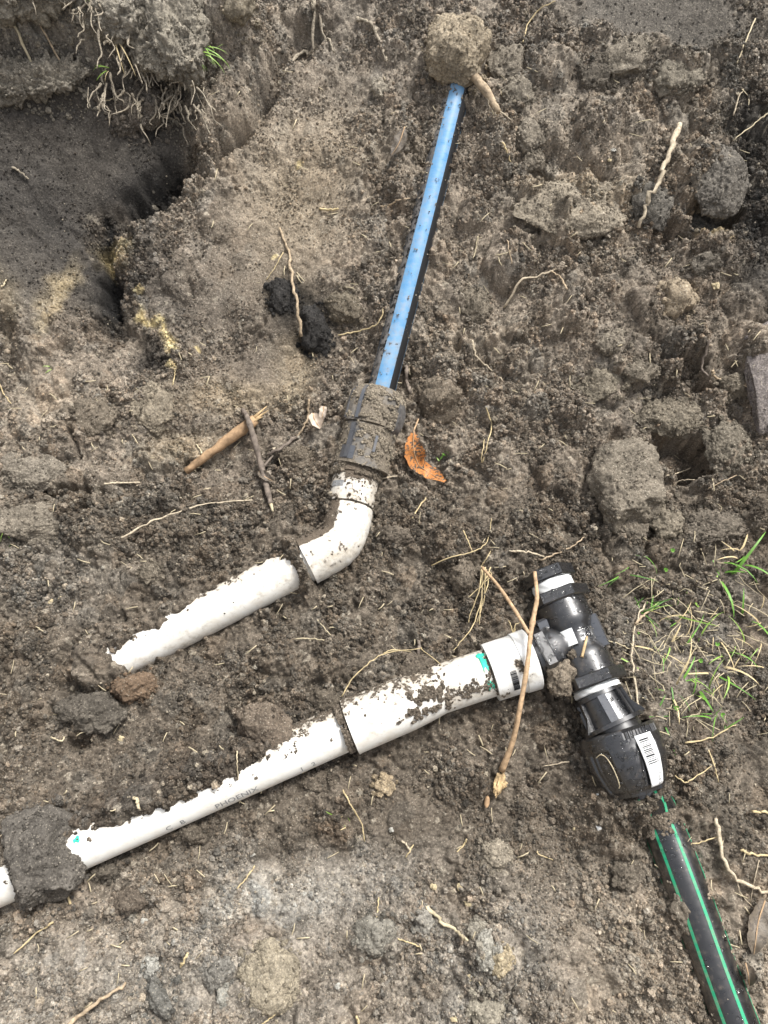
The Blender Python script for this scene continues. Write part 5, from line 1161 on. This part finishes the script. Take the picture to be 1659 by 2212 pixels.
# sticks left of the coupling
sk = empty('stick', tuple(G(480, 955)), 'thick orange-barked broken stick left of the coupling, under the thin grey stick', 'stick')
a0, a1 = np.array(G(402, 1018, .000, True)), np.array(G(552, 905, .010, True))
rod('bark', a0, a1, .0048, .0070, 'twig_orange', None, None, sk, n=14, seg=16, wob=.0004, seed=3)
for k, (oy, oz) in enumerate(((.002, .002), (-.003, .003), (.004, -.001), (0, 0))):
    rod('splinter', a1 - (a1 - a0) * .03 + np.array([0, oy, oz]), a1 + (a1 - a0) * (.09 + .03 * k) + np.array([0, oy * 2.2, oz * 1.5 - .002]), .0024, .0004, 'wood', None, None, sk, n=6, seg=4)
s2 = empty('stick', tuple(G(555, 990)), 'thin grey crooked stick crossing over the thick orange stick', 'stick')
c0, c1, c2, c3 = np.array(G(525, 886, .004, True)), a0 + (a1 - a0) * .90 + np.array([.003, -.004, .0125]), np.array(G(566, 1012, .006, True)), np.array(G(585, 1088, .002, True))
W = catmull([c0, c1, c2, c3], 10); mb = MB(); rq = np.random.RandomState(9); tubepath(mb, W, np.linspace(.0030, .0036, len(W)) * (1 + .13 * rq.normal(size=len(W))), 9); mb.build('bark', M['twig_grey'], s2)
rod('side_shoot', c2, np.array(G(590, 985, .010, True)), .0018, .001, 'twig_grey', None, None, s2, n=7, seg=5)
rod('pale_tip', c3 + (c3 - c2) * .0, c3 + np.array([.003, -.010, .000]), .0024, .0012, 'straw_pale', None, None, s2, n=6, seg=4)
# frayed root stub under the top clod
st = empty('root_stub', tuple(G(1015, 168)), 'frayed pink-tan root stub sticking out under the round tan clod', 'root')
r0_, r1_ = np.array(G(1012, 158, .012, True)), np.array(G(1078, 238, .014, True))
rod('root_core', r0_, r1_, .0058, .0040, 'root', None, None, st, n=10, seg=10, wob=.0006, bow=(.002, .003, 0))
for k in range(7):
    f0 = r0_ + (r1_ - r0_) * rs.uniform(.55, .98); d_ = (r1_ - r0_) * rs.uniform(.12, .35) + rs.normal(size=3) * np.array([.006, .004, .003])
    rod('root_fibre', f0, f0 + d_, .0011, .0004, 'root_pale', None, None, st, n=5, seg=5, wob=.0004, seed=k)
# thick out-of-focus twig at the bottom edge, and the weathered one in the grass
strand('twig', [(125, 2235), (170, 2195), (225, 2155), (272, 2122)], 7, 4, 'root', 'thick pinkish twig cut by the bottom edge at left', 'twig', lift=.004)
gt = empty('twig', tuple(G(1372, 1450)), 'forked weathered twig standing along the left border of the grass patch', 'twig')
strand('stem', [(1384, 1545), (1374, 1490), (1366, 1430), (1368, 1370), (1378, 1330), (1395, 1300)], 3.2, 2.6, 'root_pale', None, None, parent=gt, seed=3)
strand('branch', [(1372, 1348), (1392, 1328), (1412, 1312)], 4.0, 2.4, 'root', None, None, parent=gt, seed=5)
# short twig behind the lower pipe
strand('twig', [(902, 1385), (905, 1410), (914, 1452)], 5, 5.5, 'twig_grey', 'short dark twig standing behind the lower white pipe', 'twig', seed=4)
# bundles of dry grass
def bundle(label, strands, mat='straw', cat='dry grass'):
    e = empty('dry_grass_bundle', tuple(G(*strands[0][0][:2])), label, cat)
    for i, s in enumerate(strands): strand('dry_blade', s, 1.9, 1.0, mat, None, None, parent=e, seed=i, n=5, knob=.05)
    return e
bundle('bundle of fine dry straws hanging down left of the forked twig', [[(1040, 1222, .006), (1036, 1270, .006), (1015, 1330, .004), (1012, 1345, .003)], [(1043, 1225, .007), (1040, 1290, .006), (1022, 1350, .003), (1000, 1380, .003), (980, 1405, .002)],
       [(1048, 1225, .006), (1046, 1290, .005), (1030, 1345, .003)], [(1050, 1230, .005), (1054, 1262, .004), (1038, 1310, .004), (1036, 1350, .002)], [(1060, 1225, .004), (1042, 1262, .004), (1012, 1290, .003)],
       [(1040, 1222, .006), (1052, 1205, .008), (1060, 1190, .004)], [(1038, 1232, .005), (1062, 1240, .005), (1042, 1262, .004)]])
bundle('bent yellow straw arching behind the lower white pipe', [[(738, 1505, .003), (762, 1465, .004), (800, 1430, .006), (838, 1410, .006), (905, 1402, .008), (912, 1402, .008), (955, 1440, .004)], [(828, 1412, .006), (850, 1404, .008), (882, 1408, .006), (900, 1420, .003)]])
bundle('thin angled straw above the bundle, with a kinked stem', [[(932, 1222, .002), (970, 1205, .003), (1020, 1192, .004), (1052, 1170, .003), (1062, 1120, .002)], [(1000, 1146, .002), (1012, 1170, .004), (1020, 1192, .004)]])
bundle('dry tuft of grass behind the white adaptor', [[(1108, 1372, .004), (1104, 1352, .012), (1098, 1340, .010)], [(1110, 1372, .004), (1114, 1350, .012), (1122, 1345, .008)], [(1106, 1372, .004), (1112, 1356, .010)]])

# root hairs of the sod: too many to count
mb = MB()
for i in range(210):
    dx = rs.choice([rs.normal(330, 30), rs.normal(385, 26), rs.normal(270, 40)]); dy = rs.uniform(90, 235); L = rs.uniform(14, 70); p = np.array(G(dx, dy, rs.uniform(.006, .036), True)); k = mm_per(dx, dy)
    pts = [p]; dvec = np.array([rs.normal(0.05, .35), -1.0, -.25])
    for q in range(5): pts.append(pts[-1] + (dvec + rs.normal(size=3) * .45) * L * k / 5)
    for q in range(1, 6): pts[q][2] = max(pts[q][2], float(zg(pts[q][0], pts[q][1])) + .002)
    tubepath(mb, catmull(pts, 3), np.linspace(rs.uniform(.0008, .0022), .0005, 16) * (1 + .3 * rs.normal(size=16).clip(-1, 1)), 5)
o = mb.build('sod_root_hairs', M['root_soil']); tag(o, 'soil-coated root hairs hanging from the sod at top left', 'root hairs', kind='stuff')
# tiny straw bits everywhere
mb = MB()
for i in range(420):
    dx, dy = rs.uniform(0, 1659), rs.uniform(150, 2212)
    if 0 < dx < 420 and dy < 750: continue
    L = rs.uniform(4, 15); a = rs.uniform(0, 3.14); k = mm_per(dx, dy); c = np.array(G(dx, dy, .0010, True)); d_ = np.array([math.cos(a), math.sin(a), rs.normal() * .15]) * L * k
    tubepath(mb, np.array([c - d_, c + rs.normal(size=3) * .0004, c + d_]), rs.uniform(.0003, .0007), 4)
o = mb.build('straw_bits', M['straw_pale']); tag(o, 'tiny scattered bits of straw and root on the soil', 'straw bits', kind='stuff')

# ------------------------------------------------------------------ grass
def blade_mesh(L, w, bend, seed, fold=.25):
    rq = np.random.RandomState(seed); V = []; F = []; n = 7; x = 0; z = 0; ang = rad(78)
    for i in range(n):
        t = i / (n - 1); ww = w * (1 - t) ** .6 * (1 if i else .7) + .00008
        V += [(x, -ww, z + ww * fold), (x, 0, z), (x, ww, z + ww * fold)]
        x += math.cos(ang) * L / (n - 1); z += math.sin(ang) * L / (n - 1); ang -= bend / (n - 1) * (1 + .3 * rq.normal())
    for i in range(n - 1):
        for j in (0, 1): F.append((i * 3 + j, i * 3 + j + 1, i * 3 + j + 4, i * 3 + j + 3))
    me = bpy.data.meshes.new('grass_blade'); me.from_pydata(V, [], F); me.polygons.foreach_set('use_smooth', [True] * len(F)); return me
BL = {}
for mt in ('grass', 'grass_dark', 'grass_lime', 'straw'):
    for i, (L, w, b) in enumerate([(.040, .0013, 1.2), (.055, .0010, 1.7), (.030, .0016, .9), (.024, .0008, .6), (.065, .0016, 2.0)]):
        me = blade_mesh(L, w, b, i); me.materials.append(M[mt]); BL.setdefault(mt, []).append(me)
def tuft(dx, dy, n, label, mats, scale=1.0, spread=.010, group='grass tufts growing on the soil', az=None, tilt=0.0, kinds=(0, 1, 2, 3), off=0.0, name='grass_tuft', cat='grass'):
    o = G(dx, dy, off); e = empty(name, tuple(o), label, cat, group)
    for i in range(n):
        me = BL[mats[rs.randint(len(mats))]][kinds[rs.randint(len(kinds))]]
        b = bpy.data.objects.new('grass_blade', me); COL.objects.link(b); b.parent = e
        b.location = (rs.normal() * spread * .5, rs.normal() * spread * .5, -.002)
        b.rotation_euler = (rs.normal() * .25, tilt + abs(rs.normal()) * .5, (rs.uniform(0, 6.28) if az is None else az + rs.normal() * .55)); s = scale * rs.uniform(.6, 1.25); b.scale = (s, s, s)
    return e
tuft(1562, 1245, 7, 'largest green grass tuft with broad bent blades at the right edge', ['grass', 'grass_lime'], 1.15, .012, kinds=(0, 4, 4, 2))
tuft(1600, 1195, 6, 'thin pale tuft above the largest grass tuft', ['grass', 'straw'], 1.0, .012)
tuft(1365, 1218, 7, 'sparse upright green blades below the biggest blocky clod', ['grass', 'grass_dark'], .62, .022, kinds=(1, 3))
tuft(1395, 1320, 10, 'green tuft at the top of the forked weathered twig', ['grass', 'grass_dark', 'grass_lime'], .8, .016)
tuft(1420, 1400, 9, 'mixed green and dry tuft at the middle left of the grass patch', ['grass', 'straw', 'grass_lime'], .8, .024)
tuft(1385, 1460, 5, 'long single green blades reaching left towards the black tee', ['grass', 'grass_lime'], .95, .008, az=3.0, tilt=.6, kinds=(0, 4))
tuft(1490, 1480, 11, 'yellowish tuft at the lower middle of the grass patch', ['grass_lime', 'straw', 'grass'], .85, .024)
tuft(1440, 1525, 8, 'low green tuft at the bottom of the grass patch', ['grass', 'grass_dark'], .7, .020)
tuft(1510, 1350, 10, 'dry tuft with thin yellow stems in the centre of the grass patch', ['straw', 'straw', 'grass_lime'], .9, .026, kinds=(1, 3))
tuft(1570, 1440, 8, 'dry and green tuft on the right side of the grass patch', ['straw', 'grass', 'grass_lime'], .95, .026, kinds=(1, 3, 0))
tuft(1630, 1340, 6, 'green tuft cut by the right edge', ['grass', 'straw'], .9, .018)
tuft(1540, 1560, 7, 'thin drooping tuft below the grass patch', ['grass', 'straw', 'grass_dark'], .8, .018, kinds=(1, 3))
tuft(945, 985, 4, 'few green blades beside the orange leaf', ['grass', 'grass_lime'], .9, .006, az=2.2, tilt=.5, kinds=(1, 1, 3))
tuft(962, 968, 2, 'two long thin green blades lying right of the orange leaf', ['grass'], 1.1, .006, az=.4, tilt=1.0, kinds=(1,))
tuft(744, 1772, 6, 'small green seedling below the lower white pipe', ['grass_lime', 'straw'], .42, .010)
tuft(433, 105, 16, 'bright lime grass tuft on the right side of the sod', ['grass_lime', 'grass_lime', 'grass'], .62, .012, az=-.4, tilt=.5, kinds=(1, 3), off=.028)
tuft(250, 100, 4, 'bright lime two-bladed sprig on the sod', ['grass_lime'], .62, .004, az=-1.9, tilt=.7, kinds=(0, 2), off=.040)
tuft(236, 158, 4, 'pale grass sprig under the lime sprig of the sod', ['grass_lime', 'straw'], .62, .004, az=3.3, tilt=.8, kinds=(0, 2), off=.034)
tuft(276, 165, 2, 'hanging green blade under the sod', ['grass', 'straw'], .7, .003, az=-1.57, tilt=.9, kinds=(1,), off=.030)
tuft(30, 1150, 6, 'thin green sprigs at the left edge', ['grass_dark', 'grass_lime'], .55, .024, kinds=(1, 3))
tuft(108, 790, 4, 'tiny lime seedling above the sod crumbs at left', ['grass_lime'], .36, .004, tilt=.8, kinds=(2,))
tuft(1455, 1335, 9, 'fine yellow-green tuft at the upper left of the grass patch', ['grass_lime', 'grass', 'straw'], .75, .028, kinds=(1, 3))
tuft(1530, 1500, 9, 'fine yellow-green tuft at the lower right of the grass patch', ['grass_lime', 'grass', 'straw'], .75, .028, kinds=(1, 3))
tuft(1590, 1380, 7, 'fine upright dry tuft near the right edge', ['straw', 'grass_lime'], .75, .024, kinds=(1, 3))
# clover-like seedlings
def seedling(dx, dy, s, label):
    o = G(dx, dy, .004, True); e = empty('clover_seedling', tuple(o), label, 'seedling', 'tiny clover seedlings in the grass')
    for i in range(3):
        a = i * 2.1 + rs.uniform(0, 1); V = [(0, 0, 0)]; F = []
        for k in range(9):
            b = -1.1 + k * 2.2 / 8; r = s * (1 - .12 * abs(b)); V.append((r * math.cos(b * .75), r * math.sin(b * .75), .0012 + .0008 * math.cos(b)))
        F = [(0, k, k + 1) for k in range(1, 9)]; me = bpy.data.meshes.new('leaflet'); me.from_pydata(V, [], F); me.materials.append(M['grass'])
        l = bpy.data.objects.new('leaflet', me); COL.objects.link(l); l.parent = e; l.rotation_euler = (0, -.2, a)
for dx, dy, lab in ((1452, 1190, 'clover seedling above the grass patch'), (1437, 1232, 'tiny clover seedling just below the one above the grass patch'), (1460, 1530, 'clover seedling at the bottom of the grass patch'), (1548, 1392, 'clover seedling at the right of the dry centre tuft'), (1512, 1428, 'clover seedling at the middle of the grass patch'), (1560, 1545, 'clover seedling below right of the grass patch')):
    seedling(dx, dy, .0030, lab)
# dry litter of the grass patch
mb = MB()
for i in range(210):
    dx, dy = rs.normal(1480, 85), rs.normal(1390, 110)
    if dx < 1345 or dx > 1690 or dy > 1620: continue
    L = rs.uniform(5, 24) * rs.choice([.6, 1, 1, 1.7]); a = rs.normal(-.6, .9); k = mm_per(dx, dy); c = np.array(G(dx, dy, rs.uniform(.0005, .003), True)); d_ = np.array([math.cos(a), math.sin(a), rs.normal() * .2]) * L * k
    tubepath(mb, np.array([c - d_, c + rs.normal(size=3) * .0012, c + d_]), rs.uniform(.0003, .0006), 4)
tag(mb.build('dry_grass_litter', M['straw_pale']), 'dry straw litter matted among the grass tufts', 'dry grass', kind='stuff')

# ------------------------------------------------------------------ leaves
def leaf_mat(name, col, spot, thr=.55):
    m, n, b = new_mat(name); co = objco(n); a = noise(n, 330, 5, .7, co); c = noise(n, 90, 3, .6, co)
    base = mixc(n, ramp(n, c, .3, .7), tuple(x * .75 for x in col), tuple(min(1, x * 1.25) for x in col))
    n.links.new(mixc(n, ramp(n, mth(n, 'ADD', mth(n, 'MULTIPLY', a, .7), mth(n, 'MULTIPLY', c, .3)), thr, thr + .03), base, spot), b.inputs['Base Color'])
    b.inputs['Roughness'].default_value = .55; bump(n, b, a, .6, .0008); return m
M['leaf_orange'] = leaf_mat('orange_leaf', (.52, .21, .06), (.10, .08, .06), .505)
M['leaf_pale'] = leaf_mat('pale_leaf', (.50, .42, .34), (.30, .23, .17), .60)
M['leaf_dark'] = leaf_mat('dark_leaf', (.15, .125, .095), (.09, .075, .06), .5)
M['leaf_purple'] = leaf_mat('wet_leaf', (.13, .11, .115), (.20, .18, .15), .54)
def leaf(pts, w, mat, label, curl=.3, lifts=None, name='leaf', stalk=None, seed=0):
    """leaf along map points; w: half widths (map units) at each; lifts: height offsets"""
    k = mm_per(*pts[0][:2]); W = [np.array(G(q[0], q[1], (lifts[i] if lifts else .006), True)) for i, q in enumerate(pts)]
    W = catmull(W, 6); ww = np.interp(np.linspace(0, 1, len(W)), np.linspace(0, 1, len(w)), w) * k; T = np.gradient(W, axis=0); nc = 9; V = []; F = []
    rq = np.random.RandomState(seed)
    for i in range(len(W)):
        a = T[i] / np.linalg.norm(T[i]); s = np.cross(a, UPV); s /= np.linalg.norm(s); u = np.cross(s, a)
        for j in range(nc):
            f = -1 + 2 * j / (nc - 1); e = ww[i] * (1 + .06 * math.sin(i * 2.3 + seed))
            V.append(W[i] + s * f * e + u * (curl * e * f * f + .0006 * math.sin(i * 1.1 + f * 3)))
    m_ = len(V); V += [v - np.array([0, 0, .0004]) for v in V]
    for i in range(len(W) - 1):
        for j in range(nc - 1): q = (i * nc + j, (i + 1) * nc + j, (i + 1) * nc + j + 1, i * nc + j + 1); F.append(q); F.append(tuple(m_ + x for x in reversed(q)))
    e = empty(name, tuple(W[0]), label, 'leaf'); mb = MB(); mb.add(V, F); mb.build('blade', M[mat], e)
    mr = MB(); tubepath(mr, W + np.array([0, 0, .0004]), np.linspace(.0008, .0003, len(W)), 5); mr.build('midrib', M['twig'], e)
    if stalk:
        rod('stalk', W[0], np.array(G(stalk[0], stalk[1], stalk[2], True)), .0010, .0008, 'twig', None, None, e, n=6, seg=5)
    return e
leaf([(894, 930), (893, 965), (902, 1000), (925, 1020), (962, 1040)], [3, 15, 22, 21, 15, 16, 3], 'leaf_orange', 'orange dead leaf speckled with soil, right of the coupling', .25, [.020, .016, .013, .014, .010], stalk=(904, 905, .012), seed=2)
leaf([(676, 893), (680, 908), (692, 925)], [3, 10, 12, 3], 'leaf_pale', 'pale curled dry leaf left of the coupling', .9, [.012, .014, .008], seed=3)
leaf([(700, 878), (698, 890), (694, 912)], [5, 8, 7, 3], 'leaf_pale', 'smaller pale dry leaf flake touching the curled one', .5, [.010, .012, .008], seed=4)
leaf([(874, 280), (862, 310), (846, 335)], [3, 14, 12, 4], 'leaf_dark', 'dark flat leaf standing in the soil left of the blue pipe', .2, [.016, .012, .006], seed=5)
clod(1655, 820, 40, 110, .35, (.195, .172, .160), 'smooth purplish-grey lump cut by the right edge of the bank', 131, 0, .4, .6, None, .45, group=GC_, coat=.15)
leaf([(1652, 1945), (1638, 1990), (1632, 2030), (1628, 2062)], [10, 22, 20, 3], 'leaf_dark', 'dark brown dead leaf at the right edge beside the green-striped pipe', .3, [.006, .008, .006, .003], seed=7)
leaf([(1610, 2080), (1616, 2105), (1618, 2130)], [3, 10, 9, 2], 'leaf_dark', 'small rolled brown leaf near the bottom right corner', 1.2, [.006, .007, .003], seed=8)
leaf([(560, 1018), (572, 1030), (590, 1040)], [3, 9, 8, 2], 'leaf_dark', 'small dark curled leaf by the thin grey stick', .8, [.006, .008, .004], seed=9)

finish_crumbs()
